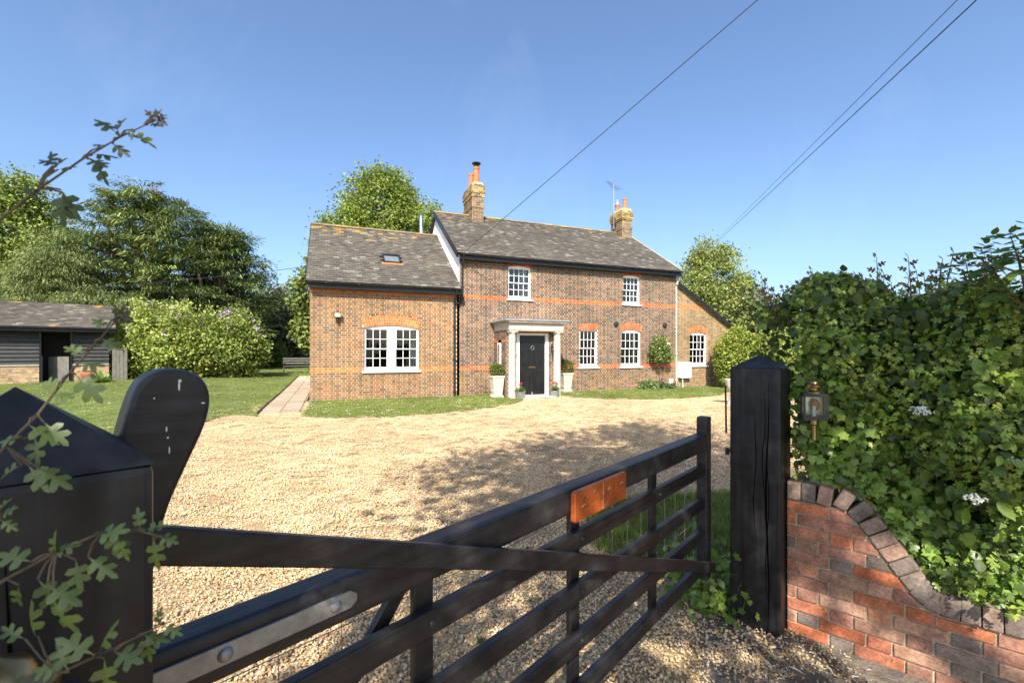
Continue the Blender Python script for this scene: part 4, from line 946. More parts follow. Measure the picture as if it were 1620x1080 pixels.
def bush(name, label, x, y, H, rx, ry, nclump, per, clr, size, col, col2=None, cat='shrub', blossom=None, grp=None, tm=T_RHOMB, style='broad', flat=False, mix=.35):
    lob = [((0,0,H*.5),(rx,ry,H*.5)), ((-rx*.45,0,H*.36),(rx*.6,ry*.7,H*.37)), ((rx*.45,.1,H*.38),(rx*.6,ry*.7,H*.38)), ((0,-ry*.4,H*.3),(rx*.75,ry*.6,H*.31))]
    if flat: lob = [((0,0,H*.5),(rx,ry,H*.5))]
    e = empty(name, g2(x,y)); tag(e, label, cat, grp); mb = MB()
    for q in range(7):
        a = q*.9; mb.tube([(.06*math.cos(a),.06*math.sin(a),-.1),(rx*.3*math.cos(a),ry*.3*math.sin(a),H*.4),(rx*.55*math.cos(a),ry*.55*math.sin(a),H*.75)], [.035,.025,.008], 5)
    mb.build('stem', M['twig'], e, smooth=True)
    P, A, Nn, S, cl = crown_leaves(lob, nclump, per, clr, size, col, style, col2, .62, mix)
    if flat:      # clipped: push everything into a rounded box
        P[:,0] = np.clip(P[:,0], -rx, rx); P[:,1] = np.clip(P[:,1], -ry, ry); P[:,2] = np.clip(P[:,2], .02, H)
    P[:,2] = np.maximum(P[:,2], .03)
    if not flat and H > 1: P[:,:2] *= (1+.14*np.sin(P[:,2:3]*3.1+P[:,:1]*1.7)*np.cos(P[:,1:2]*2.3)); P[:,2] *= 1+.10*np.sin(P[:,0]*2.9+1)*np.sin(P[:,1]*2.2)
    link('foliage', leaf_mesh('foliage', P, A, Nn, S, cl, *tm, M['leaf']), None, e)
    if blossom:
        n, bc = blossom; d = unit(n); d[:,2] = np.abs(d[:,2]); Pb = np.array([0,0,H*.5])+d*np.array([rx,ry,H*.5])*(.9+.12*rng.random((n,1)))
        Q = np.repeat(Pb, 10, 0)+rng.normal(size=(n*10,3))*.06
        link('blossom', leaf_mesh('blossom', Q, unit(n*10), unit(n*10), np.full(n*10, .09), tint(n*10, bc, .15), *T_RHOMB, M['petal']), None, e)
    return e
Y = 21.; bush('lilac_bush', 'big rounded yellow-green lilac bush with pale blossom on the lawn', pxY(262,Y), Y, 3.5, 2.15, 1.7, 1100, 30, .17, .125, (.29,.355,.065), (.39,.44,.10), blossom=(26,(.62,.48,.55)))
Y = 22.5; bush('lilac_bush', 'darker lilac bush with mauve flowers beside the yellow-green one', pxY(364,Y), Y, 3.45, 1.5, 1.5, 800, 30, .16, .12, (.21,.275,.05), (.31,.37,.08), blossom=(34,(.50,.38,.50)))
Y = 25.; bush('hawthorn_bush', 'shrub smothered in white blossom between the conifers', pxY(190,Y), Y, 4.2, 2.2, 1.5, 420, 18, .2, .17, (.12,.16,.05), (.5,.5,.46), mix=.4, blossom=(120,(.72,.72,.68)))
Y = 36.; bush('evergreen_shrub', 'grey-green evergreen shrub at the far end of the lawn', pxY(452,Y), Y, 6.0, 2.1, 2.2, 520, 20, .32, .28, (.13,.155,.07), (.18,.195,.095))
Y = 38.; bush('evergreen_shrub', 'dull green tall shrub behind the far hedge', pxY(428,Y), Y, 6.6, 2.0, 2, 420, 20, .34, .30, (.10,.115,.06), (.15,.15,.085))
Y = 33.; bush('clipped_hedge', 'clipped yellow-green hedge block at the end of the lawn', pxY(421,Y), Y, 1.9, 1.4, .8, 500, 18, .16, .15, (.16,.20,.04), cat='hedge', flat=True)
Y = 20.5; tree('maple_tree', 'light green tree showing past the end of the wing roof', g2(pxY(497,23.5),23.5), 3, .16, [((0,0,4.6),(1.0,1.2,1.6)),((.1,0,2.6),(.9,1.1,1.4)),((.3,.2,6),(.6,.6,.9))], 300, 20, .22, .2, (.17,.21,.04), col2=(.22,.26,.06))
Y = 33.; x0 = pxY(604,Y)
tree('oak_tree', 'round-headed light green tree rising behind the wing roof', g2(x0,Y), 8, .38, [((0,0,11.6),(3.2,3,3.2)),((-2.4,0,9.6),(2.6,2.5,2.6)),((2.4,0,10.2),(2.2,2.3,2.6)),((.3,-.3,13.2),(1.9,1.8,1.6)),((0,-1,8),(4,3,2.6))], 1100, 46, .32, .18, (.225,.29,.045), col2=(.30,.36,.065), group='trees beyond the lawn')
Y = 31.; x0 = pxY(1127,Y)
tree('ash_tree', 'airy yellow-green tree rising behind the lean-to', g2(x0,Y), 6, .26, [((0,0,6.6),(2.2,2.2,2.4)),((-1.4,0,5.4),(1.5,1.6,1.9)),((1.7,0,5.2),(1.6,1.6,1.9)),((-.2,0,8.0),(1.4,1.4,1.3)),((.4,-.4,3.6),(2.6,2,2.0))], 640, 40, .29, .15, (.27,.315,.065), col2=(.34,.38,.10), shell=.35, group='trees beyond the lawn')
Y = 30.; tree('birch_tree', 'thin grey-leaved sapling between the lean-to tree and hedge', g2(pxY(1188,Y),Y), 4, .12, [((0,0,4.2),(1.3,1.3,2.0)),((.8,0,3.2),(1.2,1.2,1.6))], 200, 20, .25, .18, (.15,.16,.075))
# clipped hedge in front of the lean-to
hc = hp(8.75,-1.35)
bush('clipped_hedge', 'clipped sunlit hedge growing in front of the lean-to', hc.x, hc.y, 2.55, .95, .8, 900, 18, .10, .085, (.27,.34,.045), (.38,.43,.08), cat='hedge', flat=True)
hc = hp(9.9,-2.6)
bush('clipped_hedge', 'taller end of the clipped hedge next to the lean-to', hc.x, hc.y, 2.75, 1.2, 1.0, 900, 18, .11, .09, (.23,.30,.045), (.33,.39,.075), cat='hedge', flat=True)
# standard rose by the wall and low plants
rc = hp(5.65,-.28); rb = empty('climbing_rose', (rc.x, rc.y, G0), .38); tag(rb, 'standard rose with a round leafy head against the brick wall', 'rose bush')
mb = MB(); mb.tube([(.10,0,-.05),(.05,0,.45),(-.05,.02,.8),(-.28,0,1.25)], [.022,.018,.014,.008], 6); mb.tube([(.05,0,.45),(.16,0,.85),(.2,.02,1.35)], [.014,.012,.007], 6); mb.tube([(-.05,.02,.8),(-.42,.0,1.15)], [.01,.006], 5)
mb.build('stem', M['twig'], rb, smooth=True)
P, A, Nn, S, cl = crown_leaves([((-.05,0,1.72),(.44,.22,.5)),((-.02,0,1.4),(.5,.24,.3)),((-.25,0,1.55),(.35,.2,.4))], 190, 16, .06, .085, (.17,.23,.05), 'broad', (.25,.30,.075), .5)
link('foliage', leaf_mesh('foliage', P, A, Nn, S, cl, *T_OVATE, M['leaf']), None, rb)
link('bloom', leaf_mesh('bloom', np.array([(.13,-.24,1.92),(.16,-.24,1.9),(.14,-.24,1.95),(-.3,-.2,1.7)]), unit(4), np.tile([0,-1.,.2],(4,1)), np.full(4,.09), tint(4,(.85,.82,.74)), *T_OVATE, M['petal']), None, rb)
lc = hp(4.95,-.35); bush('lavender_plant', 'low grey-green mound of foliage at the foot of the wall', lc.x, lc.y,   .36, .34, .22, 110, 16, .05, .12, (.20,.28,.09), cat='plant', tm=T_LANCE)
lc = hp(5.75,-.35); bush('ground_cover_plant', 'short leafy ground cover under the standard rose', lc.x, lc.y, .25, .5, .22, 80, 14, .05, .09, (.11,.16,.05), cat='plant', tm=T_OVATE)

# planters with clipped box balls, zinc pots with red flowers
def planter(x, y, label, top, rz):
    e = empty('planter', (x,y,gh(x,y)+.03), rz); e.scale = (.88,.88,.86); tag(e, label, 'planter', 'cream planters either side of the porch')
    MB().lathe([(.21,0),(.21,.07),(.17,.09),(.17,.12),(.225,.74),(.245,.76),(.245,.84),(.20,.84),(.19,.78)], (0,0,0), sq=True).build('box', M['planter'], e, .006)
    for s in range(4):
        Rm = Matrix.Rotation(s*math.pi/2, 4, 'Z')
        MB().box(-.12,.12,-.215,-.19,.2,.66,(1,1,1), Rm @ Matrix.Rotation(R(-5),4,'X')).build('panel', M['planter'], e, .006)
    MB().lathe([(.19,.79),(.01,.80)], (0,0,0), sq=True).build('soil', M['dirt'], e)
    return e
def ball(x, y, z, r__, label):
    e = empty('topiary_ball', (x,y,z)); tag(e, label, 'topiary', 'clipped box balls in the planters')
    n = 1500; d = unit(n); P = d*r__*(.72+.32*rng.random((n,1)))+np.array([0,0,r__*.92])
    MB().tube([(0,0,-.03),(0,0,r__)], .02, 6).build('stem', M['twig'], e)
    link('foliage', leaf_mesh('foliage', P, d+unit(n)*.7, d+unit(n)*.5, .045*(.7+.6*rng.random(n)), tint(n, (.15,.20,.035), .35), *T_RHOMB, M['leaf']), None, e)
a1 = math.atan2(HU.y, HU.x)
pa = Vector((-.51,14.95)); pb_ = Vector((2.03,16.92))
planter(*pa, 'tapered cream planter on the grass by the porch side window', 0, a1); ball(pa.x, pa.y, gh(*pa)+.03+.685, .23, 'small clipped box ball in the planter by the porch side window')
planter(*pb_, 'tapered cream planter between the porch and a ground floor window', 0, a1); ball(pb_.x, pb_.y, gh(*pb_)+.03+.685, .28, 'fuller clipped box ball in the planter by the ground floor window')
def zinc_pot(x, y, z, label, fl_label):
    e = empty('zinc_pot', (x,y,z)); tag(e, label, 'plant pot', 'zinc pots at the front door')
    MB().lathe([(.12,0),(.15,.22),(.16,.22),(.16,.245),(.145,.245),(.135,.19)], (0,0,0), 20).build('bucket', M['zinc'], e, smooth=True)
    MB().lathe([(.135,.2),(.01,.21)], (0,0,0), 12).build('soil', M['dirt'], e)
    f = empty('tulip_plant', (x,y,z+.2)); tag(f, fl_label, 'flowers', 'red flowers in the zinc pots')
    n = 60; d = unit(n); d[:,2] = np.abs(d[:,2])+.4
    link('foliage', leaf_mesh('foliage', d*.03, d, unit(n), .20*(.5+.6*rng.random(n)), tint(n,(.14,.22,.05)), *T_LANCE, M['leaf']), None, f)
    return f
sx = hp(PU-.62, PV-.42); f = zinc_pot(sx.x, sx.y, G0+.0, 'round zinc pot below the door jamb on the hinge side', 'single red bloom in the pot beside the porch column near the side window')
def red_bloom(f, pts):
    for p in pts:
        MB().tube([(0,0,0),(p[0]*.6,p[1]*.6,p[2]*.6),p], .005, 5).build('flower_stem', M['twig'], f)
        n = 16; d = unit(n); link('flower', leaf_mesh('flower', np.tile(p,(n,1))+d*.012, d, unit(n), np.full(n,.05), tint(n,(.55,.045,.02)), *T_OVATE, M['petal']), None, f)
red_bloom(f, [(.0,-.01,.31),(-.02,.0,.27)])
sx = hp(PU+.62, PV-.42); f = zinc_pot(sx.x, sx.y, G0+.0, 'round zinc pot below the door jamb on the lock side', 'cluster of salmon-red blooms in the pot on the lock side of the door')
red_bloom(f, [(.03,-.02,.30),(-.05,.0,.29),(.07,.0,.24)])
# stone urn by the hedge
ux = at(1150, 640, 13.2); ue = empty('stone_urn', (ux.x+.12, ux.y, gh(ux.x,ux.y))); ue.scale = (.8,.8,.9); tag(ue, 'small stone urn on a pedestal by the clipped hedge', 'urn')
MB().lathe([(.14,0),(.14,.06),(.07,.1),(.06,.42),(.10,.46),(.19,.62),(.21,.74),(.25,.80),(.25,.83),(.2,.83),(.17,.74)], (0,0,0), 20).build('bowl', M['planter'], ue, smooth=True)

# ------------------------------------------------------------------ overhead wires and their pole
pp = (7.35, 6.2); pe = empty('telegraph_pole', (pp[0], pp[1], gh(*pp))); tag(pe, 'wooden pole carrying the overhead wires', 'pole')
MB().tube([(0,0,-.3),(0,0,10.2)], [.15,.11], 12).build('pole', M['grey_wood'], pe, smooth=True); MB().box(-.6,.6,-.06,.06,9.3,9.4).build('crossarm', M['grey_wood'], pe)
def wire(name, label, a, b, sag, r__=.008, cat='wire', grp='overhead wires'):
    a, b = Vector(a), Vector(b); pts = []
    for i in range(25):
        t = i/24; p = a.lerp(b, t); p.z -= sag*4*t*(1-t); pts.append(p)
    tag(MB().tube(pts, r__, 5).build(name, M['cable'], None), label, cat, grp)
he = hp(-2.72, -.2); wire('overhead_wire', 'single service cable dropping to the eaves at the white gable', (he.x, he.y, 4.98), at(1610,-354,6.15), .0, .009)
wire('overhead_wire', 'thin cable of the pair passing over the lean-to tree, the higher one', at(1128,386,36), at(1612,-97,6.15), .0, .007)
wire('overhead_wire', 'thicker twin cable passing over the lean-to tree, the lower one', at(1128,389,36), at(1618,-68,6.15), .0, .011)
hw_ = hp(-7.48, 1.5); wire('telephone_wire', 'thin wire strung from the wing gable across the conifers', (hw_.x, hw_.y, 4.53), at(96,458,20), .08, .009)

# ------------------------------------------------------------------ gate, posts
GD = Vector((.668,.743)).normalized(); GN = Vector((-.64,.8)); GA = math.atan2(GD.y, GD.x)
gate = empty('field_gate', (GN.x, GN.y, 0), GA); tag(gate, 'black five-bar wooden gate with raised curved heel and wire netting', 'gate')
GL = 2.80
def _rh(pts):
    a = pts[:2]; b = pts[-1:]; m = smooth_line(pts[2:-1], 4); return a+[tuple(q) for q in m]+b
head = _rh([(-.01,.12),(-.01,1.22),(0,1.32),(.018,1.385),(.046,1.455),(.070,1.515),(.078,1.56),(.071,1.592),(.052,1.612),(.02,1.62),(-.008,1.612),(-.028,1.59),(-.042,1.545),(-.062,1.46),(-.095,1.36),(-.11,1.25),(-.11,.12)])
MB().prism(head[::-1], -.04, .035).build('hanging_stile', M['gate_wood'], gate, .008)
sp_ = MB()
for x, z, a, b in ((.03,1.59,.0016,.010),(.031,1.598,.0026,.003),(.066,1.556,.003,.0014),(.012,1.515,.0012,.005),(.016,1.478,.001,.007),(.014,1.50,.0016,.002),(-.005,1.57,.0014,.0016)): sp_.poly([(x+a*math.cos(q*.785), -.0405, z+b*math.sin(q*.785)) for q in range(8)])
sp_.build('bird_dropping', M['curtain'], gate)
MB().box(GL-.04,GL+.04,-.035,.035,.20,1.235).build('end_stile', M['gate_wood'], gate, .012)
tr_ = MB().prism([(-.06,1.03),(GL-.04,1.03),(GL-.04,1.13),(-.06,1.13)], -.04, .04).build('top_rail', M['gate_wood'], gate, .014)
for i, z in enumerate((.90,.69,.492,.284)): MB().box(-.01,GL-.04,-.016,.016,z-.036,z+.036).build('rail', M['gate_wood'], gate, .005)
for s in (.607,1.36,2.10):
    b_ = MB().box(s-.034,s+.034,.017,.04,.235,1.03).build('upright', M['gate_wood'], gate, .004)
    for z in (.90,.69,.492,.284): MB().lathe([(.011,0),(.011,.004),(.006,.008)], (0,0,0), 8).build('bolt', M['iron'], b_); o_ = bpy.data.objects[[o.name for o in b_.children][-1]]; o_.rotation_euler = (R(90),0,0); o_.location = (s,-.016,z)
MB().prism([(0,.37),(.06,.37),(.605,1.03),(.545,1.03)], .041, .062).build('strut', M['gate_wood'], gate, .003)
MB().prism([(-.02,1.295),(GL+.02,.245),(GL+.02,.312),(-.02,1.362)], -.066, -.041).build('diagonal_brace', M['gate_wood'], gate, .004)
sp = MB().prism([(-.05,1.062),(.352,1.062),(.368,1.074),(.368,1.09),(.352,1.102),(-.05,1.102)], -.047, -.0402).build('hinge_strap', M['galv'], gate, .001)
for s in (.10,.315):
    o_ = MB().lathe([(.014,0),(.013,.004),(.008,.008),(0,.009)], (0,0,0), 12).build('bolt', M['galv'], sp, smooth=True); o_.rotation_euler = (R(90),0,0); o_.location = (s,-.047,1.082)
sg = empty('name_plate', (GN.x, GN.y, 0), GA); tag(sg, 'small weathered orange wooden name board fixed on the gate top rail', 'sign')
MB().prism([(1.245,1.005),(1.635,1.005),(1.64,1.01),(1.64,1.117),(1.63,1.122),(1.25,1.122),(1.24,1.112),(1.24,1.012)], -.064, -.0415).build('board', M['sign_wood'], sg, .004)
mk = MB()
for x0, z0, x1, z1 in ((1.30,1.09,1.33,1.09),(1.30,1.055,1.30,1.09),(1.30,1.055,1.335,1.05),(1.36,1.06,1.40,1.064),(1.36,1.095,1.40,1.095),(1.46,1.05,1.475,1.085),(1.475,1.085,1.49,1.05),(1.53,1.045,1.53,1.09),(1.57,1.06,1.57,1.095),(1.60,1.06,1.60,1.098)):
    d = Vector((x1-x0,0,z1-z0)); n = Vector((-d.z,0,d.x)).normalized()*.0019; mk.quad((x0-n.x,-.0648,z0-n.z),(x1-n.x,-.0648,z1-n.z),(x1+n.x,-.0648,z1+n.z),(x0+n.x,-.0648,z0+n.z))
mk.build('carved_lettering', M['dark_mark'], sg)
pk = MB(); rr_ = random.Random(5)
pk.quad((1.437,-.0652,1.01),(1.4405,-.0652,1.01),(1.4435,-.0652,1.115),(1.440,-.0652,1.115))
for i in range(9): x = rr_.uniform(1.27,1.6); z = rr_.uniform(1.02,1.1); pk.quad((x,-.0652,z),(x+rr_.uniform(.008,.03),-.0652,z+.006),(x+.02,-.0652,z+.0085),(x,-.0652,z+.003))
pk.build('worn_scratches', M['pale_mark'], sg)
wm = MB()
for i in range(19):
    x = .08+i*.148; wm.tube([(x,.045,.2),(x+.004,.046,.65),(x,.045,1.05)], .0014, 4, cap=False)
for z in (.22,.32,.43,.55,.68,.82,.97): wm.tube([(k*.28,.045+.004*math.sin(k*2.1+z*9),z+.006*math.sin(k*1.7+z*20)) for k in range(11)], .0014, 4, cap=False)
wm.build('wire_netting', M['wire'], gate)
def gate_post(name, cx_, cy_, half, zb, sh, apex, label):
    e = empty(name, (cx_, cy_, zb), GA); tag(e, label, 'gate post', 'black gate posts')
    hgt = sh-zb; r = random.Random(int(cx_*100))
    # timber body with drying cracks cut as thin dark grooves
    MB().box(-half,half,-half,half,-.3,hgt).build('shaft', M['black_wood'], e, .012)
    cp = MB(); k = half*1.0
    n0 = 0; cp.v = [(-k,-k,hgt),(k,-k,hgt),(k,k,hgt),(-k,k,hgt),(0,0,apex-zb),]; cp.f = [(0,1,4),(1,2,4),(2,3,4),(3,0,4)]; cp.c = [(1,1,1)]*4
    cp.build('cap', M['black_wood'], e, 0)
    cr = MB()
    for ax in range(4):
        Rm = Matrix.Rotation(ax*math.pi/2, 4, 'Z')
        for q in range(4):
            x = r.uniform(-.6,.6)*half; za, zb_ = r.uniform(.0,.5)*hgt, hgt*r.uniform(.75,.99); m_ = 16; pr = None
            for i in range(m_+1):
                t = i/m_; z = za+(zb_-za)*t; xx = x+.008*math.sin(t*9+q)+r.uniform(-.0016,.0016); wd = .0042*math.sin(math.pi*min(1,t*.9+.08))*(1.2 if q == 0 else .6)
                cur = ((xx-wd, z), (xx+wd, z))
                if pr: cr.quad(*[tuple(Rm @ Vector((p[0], -half-.0012, p[1]))) for p in (pr[0],pr[1],cur[1],cur[0])])
                pr = cur
    cr.build('drying_crack', M['crack'], e); return e
gate_post('gate_post', 1.613, 2.915, .145, -.1, 1.545, 1.632, 'black square post with pyramid top where the brick wall ends')
gate_post('gate_post', -.654, .591, .125, -.1, 1.50, 1.604, 'black square post the gate is hung from, behind hawthorn sprigs')
lt_ = empty('gate_latch', (1.42,2.93,0), GA); tag(lt_, 'iron latch catch fixed to the post beside the gate end', 'latch')
MB().box(-.05,.06,-.012,.012,1.0,1.012).box(-.05,-.04,-.012,.012,.985,1.03).build('catch', M['iron'], lt_)
MB().tube([(.100,.05,1.10),(.092,.05,1.30),(.085,.05,1.40),(.094,.05,1.42)], .006, 6).build('rod', M['iron'], lt_)

def carriage_lamp(x, y, z, rz, label, back):
    e = empty('carriage_lamp', (x,y,z), rz); e.scale = (.76,)*3; tag(e, label, 'lantern', 'carriage lamps on the gate posts')
    s = .074
    fm = MB()
    for a in (-s, s):
        for b in (-s, s): fm.box(a-.007,a+.007,b-.007,b+.007,0,.17)
    for zz in (0,.162):
        for a in (-s, s): fm.box(a-.0065,a+.0065,-s+.007,s-.007,zz,zz+.014); fm.box(-s+.007,s-.007,a-.0065,a+.0065,zz,zz+.014)
    fm.box(-s-.004,s+.004,-s-.004,s+.004,-.012,-.0005); fm.box(-s-.004,s+.004,-s-.004,s+.004,.1765,.186)
    fm.build('frame', M['iron'], e)
    for i in range(4):
        Rm = Matrix.Rotation(i*math.pi/2, 4, 'Z'); gm = MB(); P4 = [tuple(Rm @ Vector(q)) for q in ((-s+.006,-s,.012),(s-.006,-s,.012),(s-.006,-s,.164),(-s+.006,-s,.164))]
        if i == 1: gm.quad(*P4).build('reflector', M['brass'], e)
        elif i == 2: gm.quad(*P4).build('reflector', M['steel'], e)
        else: gm.quad(*P4).build('pane', M['glass'], e)
    MB().lathe([(.06,.186),(.045,.205),(.03,.21),(.03,.225),(.055,.232),(.058,.25),(.035,.262),(.03,.275),(.012,.285),(0,.29)], (0,0,0), 16).build('chimney', M['brass'], e, smooth=True)
    MB().tube([(0,0,.0),(0,0,.09)], .012, 10).build('candle', M['white_paint'], e); MB().lathe([(.016,.05),(.03,.08),(.028,.11),(.012,.14)], (.01,.02,0), 12).build('burner_reflection', M['terracotta'], e, smooth=True)  # burner coloured orange to imitate the flame reflection in the lamp glass
    MB().lathe([(.028,-.012),(.03,-.05),(.02,-.06),(.018,-.16),(.02,-.17),(.01,-.18)], (0,0,0), 12).build('oil_tube', M['brass'], e, smooth=True)
    MB().tube([(0,0,-.04),tuple(Vector(back)*.6+Vector((0,0,-.03))),back], .008, 6).build('arm', M['iron'], e)
pL = at(1288, 660, 2.62)
carriage_lamp(pL.x, pL.y, pL.z, R(-25), 'brass and glass carriage lamp among the hedge leaves', (-.13,.08,-.03))
pL = at(-4, 1200, .42); carriage_lamp(pL.x, pL.y, 1.145, GA, 'tarnished brass carriage lamp on the hinge post', (-.02,.06,-.03))

# ------------------------------------------------------------------ roadside brick wall
WA = math.atan2(-.668,.743); W0 = Vector((1.715,2.80))
rw = empty('garden_wall', (W0.x, W0.y, 0), WA); tag(rw, 'red brick garden wall sweeping down from the gate post', 'wall')
prof = [(0,.735),(.26,.735),(.32,.705),(.38,.63),(.50,.455),(.60,.325),(.64,.29),(.69,.275),(3.4,.275)]
def ptop(s):
    for (a, za), (b, zb) in zip(prof, prof[1:]):
        if a <= s <= b: return za+(zb-za)*(s-a)/(b-a)
    return .275
zb0 = -.245
MB().prism([(0,zb0-.1),(3.4,zb0-.1)]+[(a, z-.004) for a, z in prof[::-1]], .010, .20).build('mortar', M['mortar_near'], rw)
br_me = {}
def near_brick(L, wdt=.066):
    k = (round(L,3), wdt)
    if k not in br_me:
        m_ = MB().box(-L/2,L/2,-.05,.05,-wdt/2,wdt/2).mesh('brick', .005); m_.materials.append(M['brick_near']); br_me[k] = m_
    return br_me[k]
r = random.Random(17); PAL = [(.44,.16,.08),(.40,.15,.085),(.36,.165,.11),(.48,.22,.13),(.30,.15,.105),(.17,.13,.11),(.42,.24,.16),(.46,.15,.07)]; DK = [(.17,.125,.10),(.14,.115,.10),(.20,.15,.12),(.25,.13,.09)]
for i in range(13):
    z = zb0+.0375+i*.075; s = -.17 if i % 2 else -.004; k = 0
    while s < 3.3:
        L = .215 if k % 2 == 0 else .1025
        a, b = max(0.003, s), s+L; s += L+.011; k += 1
        if b-a < .03: continue
        c = r.choice(DK if ((a > .55 and z < .15) or a > .85) and r.random() < .8 else PAL); q = r.uniform(.8,1.2)
        if min(ptop(a), ptop(b)) > z+.034:
            o = link('brick', near_brick(L if b-a > L-.001 else round(b-a, 3)), None, rw)
            o.location = ((a+b)/2, .05+r.uniform(-.003,.003), z); o.rotation_euler = (r.uniform(-.01,.01), r.uniform(-.008,.008), r.uniform(-.01,.01))
        else:
            X_ = [a+(b-a)*q_/10 for q_ in range(11)]; T_ = [(x_, min(z+.033, ptop(x_)-.010)) for x_ in X_]; T_ = [p_ for p_ in T_ if p_[1] > z-.026]
            pg = [(T_[0][0], z-.033), (T_[-1][0], z-.033)]+T_[::-1] if len(T_) > 2 else []
            xs = [p[0] for p in pg] or [0]
            if len(pg) < 3 or max(xs)-min(xs) < .025: continue
            m_ = MB().prism(pg, 0, .1).mesh('brick', 0); m_.materials.append(M['brick_near']); o = link('brick', m_, None, rw)
        o.color = (c[0]*q, c[1]*q, c[2]*q, 1)
cm_ = MB().box(-.0355,.0355,-.010,.215,.0,.108).mesh('coping_brick', .007); cm_.materials.append(M['brick_near'])
s, pts = 0, []
P = [Vector((a, z)) for a, z in prof]; acc = .038; step = .0755
for p, q in zip(P, P[1:]):
    L = (q-p).length
    while acc <= L:
        t = acc/L; c = p.lerp(q, t); d = (q-p).normalized(); pts.append((c, math.atan2(d.y, d.x))); acc += step
    acc -= L
sm_a = [a for _, a in pts]
for i, (c, a) in enumerate(pts):
    a = sum(sm_a[max(0,i-1):i+2])/len(sm_a[max(0,i-1):i+2])
    o = link('coping_brick', cm_, None, rw); o.location = (c.x, r.uniform(-.003,.003), c.y+.004); o.rotation_euler = (r.uniform(-.015,.015), -a+r.uniform(-.02,.02), r.uniform(-.015,.015))
    q = r.uniform(.75,1.2); cc = r.choice([(.22,.17,.14),(.27,.19,.15),(.20,.165,.14),(.30,.19,.14)]); o.color = (cc[0]*q, cc[1]*q, cc[2]*q, 1)

# ------------------------------------------------------------------ hedge over the wall, ivy, shoots
WD = Vector((.743,-.668,0)); WN = Vector((.668,.743,0)); W3 = Vector((W0.x, W0.y, 0))
def wl(s, t, z): return np.stack([W3.x+WD.x*s+WN.x*t, W3.y+WD.y*s+WN.y*t, z], 1)
hedge = empty('mixed_hedge', (W0.x+.9, W0.y+.2, 0)); tag(hedge, 'tall mixed hawthorn hedge growing above the garden wall', 'hedge'); hoff = np.array([W0.x+.9, W0.y+.2, 0])
def hedge_pts(n, depth):
    s = rng.uniform(-.35, 3.3, n); lump = .13*np.sin(s*5.1)+.07*np.sin(s*11.3+1)
    top = 2.02+.10*np.sin(s*3.3+1)+.06*np.sin(s*9)
    face = rng.random(n)
    bot = np.array([max(.30, ptop(min(3.2, max(0, q)))+.15) for q in s])
    z = np.where(face < .78, bot+(top-bot)*rng.random(n), top-.16*rng.random(n)**2)
    t0 = .10+lump+.10*np.sin(z*6+s*4)+.10*np.clip((z-.7)/1.4,0,1)*np.sin(s*2.2)
    bulge = .18*np.clip(1-np.abs(z-1.2)/1.1, 0, 1)
    t = np.where(face < .78, t0-bulge+depth*rng.random(n)**1.4, t0+rng.uniform(-.05,1.5,n))
    return s, t, z
def emit(name, n, depth, size, cols, tm, parent, off, axis=(0,0,-.5), nb=.7, mat='leaf_near', sub=None):
    s, t, z = hedge_pts(n, depth)
    if sub is not None:
        k = sub(s, t, z); s, t, z = s[k], t[k], z[k]; n = len(s)
    k0 = (s > .035) | ((t > .26) & (s > -.3)); s, t, z = s[k0], t[k0], z[k0]; n = len(s)
    P = wl(s, t, z)-off; front_ = np.tile(np.array([-WN.x,-WN.y,.55]), (n,1))
    A = unit(n)*.75+np.array(axis)+front_*.2; Nn = front_*nb+unit(n)*.6
    cl = np.array(cols)[rng.integers(0, len(cols), n)]*(1+rng.uniform(-.3,.3,(n,1)))
    link(name, leaf_mesh(name, P, A, Nn, size*(.6+.7*rng.random(n)), np.clip(cl,.004,1), *tm, M[mat]), None, parent)
HG = [(.20,.31,.05),(.26,.375,.06),(.15,.24,.042),(.33,.43,.08)]
def patchy(s, t, z, a=7., b=8., ph=0., th=-.15): return (np.sin(s*a+z*3+ph)*np.sin(z*b-s*2.3+ph*2)+.5*np.sin(s*17+ph)*np.sin(z*19+1)) > th
emit('foliage', 15000, .30, .050, HG, T_HAW, hedge, hoff, sub=lambda s, t, z: patchy(s, t, z) | (rng.random(len(s)) < .45))
emit('privet_foliage', 9000, .22, .042, [(.22,.31,.05),(.17,.26,.04),(.27,.36,.06)], T_OVATE, hedge, hoff, sub=lambda s, t, z: patchy(s, t, z, 4.3, 4.9, 1.3, .12))
emit('bramble_foliage', 3600, .12, .078, [(.15,.23,.045),(.21,.30,.055)], T_OVATE, hedge, hoff, sub=lambda s, t, z: patchy(s, t, z, 3.1, 5.3, 2.6, .45))
emit('inner_foliage', 12000, .9, .055, [(.07,.11,.022),(.09,.14,.028),(.06,.09,.02)], T_OVATE, hedge, hoff)  # inner leaves coloured darker, so gaps show painted shade inside the hedge
def front_face(s, t, z): return z < 1.95
emit('young_sunlit_foliage', 8000, .08, .042, [(.30,.38,.06),(.25,.35,.055),(.38,.42,.09)], T_HAW, hedge, hoff, sub=lambda s, t, z: (z > .95))  # young leaves on the upper face, colours raised to look sunlit
tw = MB(); rn = random.Random(8)
for i in range(95):
    s = rn.uniform(.15,3.2); t = rn.uniform(.25,.9); p0 = W3+WD*s+WN*t; a = rn.uniform(-.4,.4)
    z1 = rn.uniform(1.3,1.95); tw.tube([(p0.x-hoff[0],p0.y-hoff[1],.2),(p0.x-hoff[0]+WD.x*a*.4-WN.x*.05,p0.y-hoff[1]+WD.y*a*.4-WN.y*.05,z1*.6),(p0.x-hoff[0]+WD.x*a-WN.x*.12,p0.y-hoff[1]+WD.y*a-WN.y*.12,z1)], [.013,.009,.003], 5)
tw.build('branch', M['twig'], hedge, smooth=True)
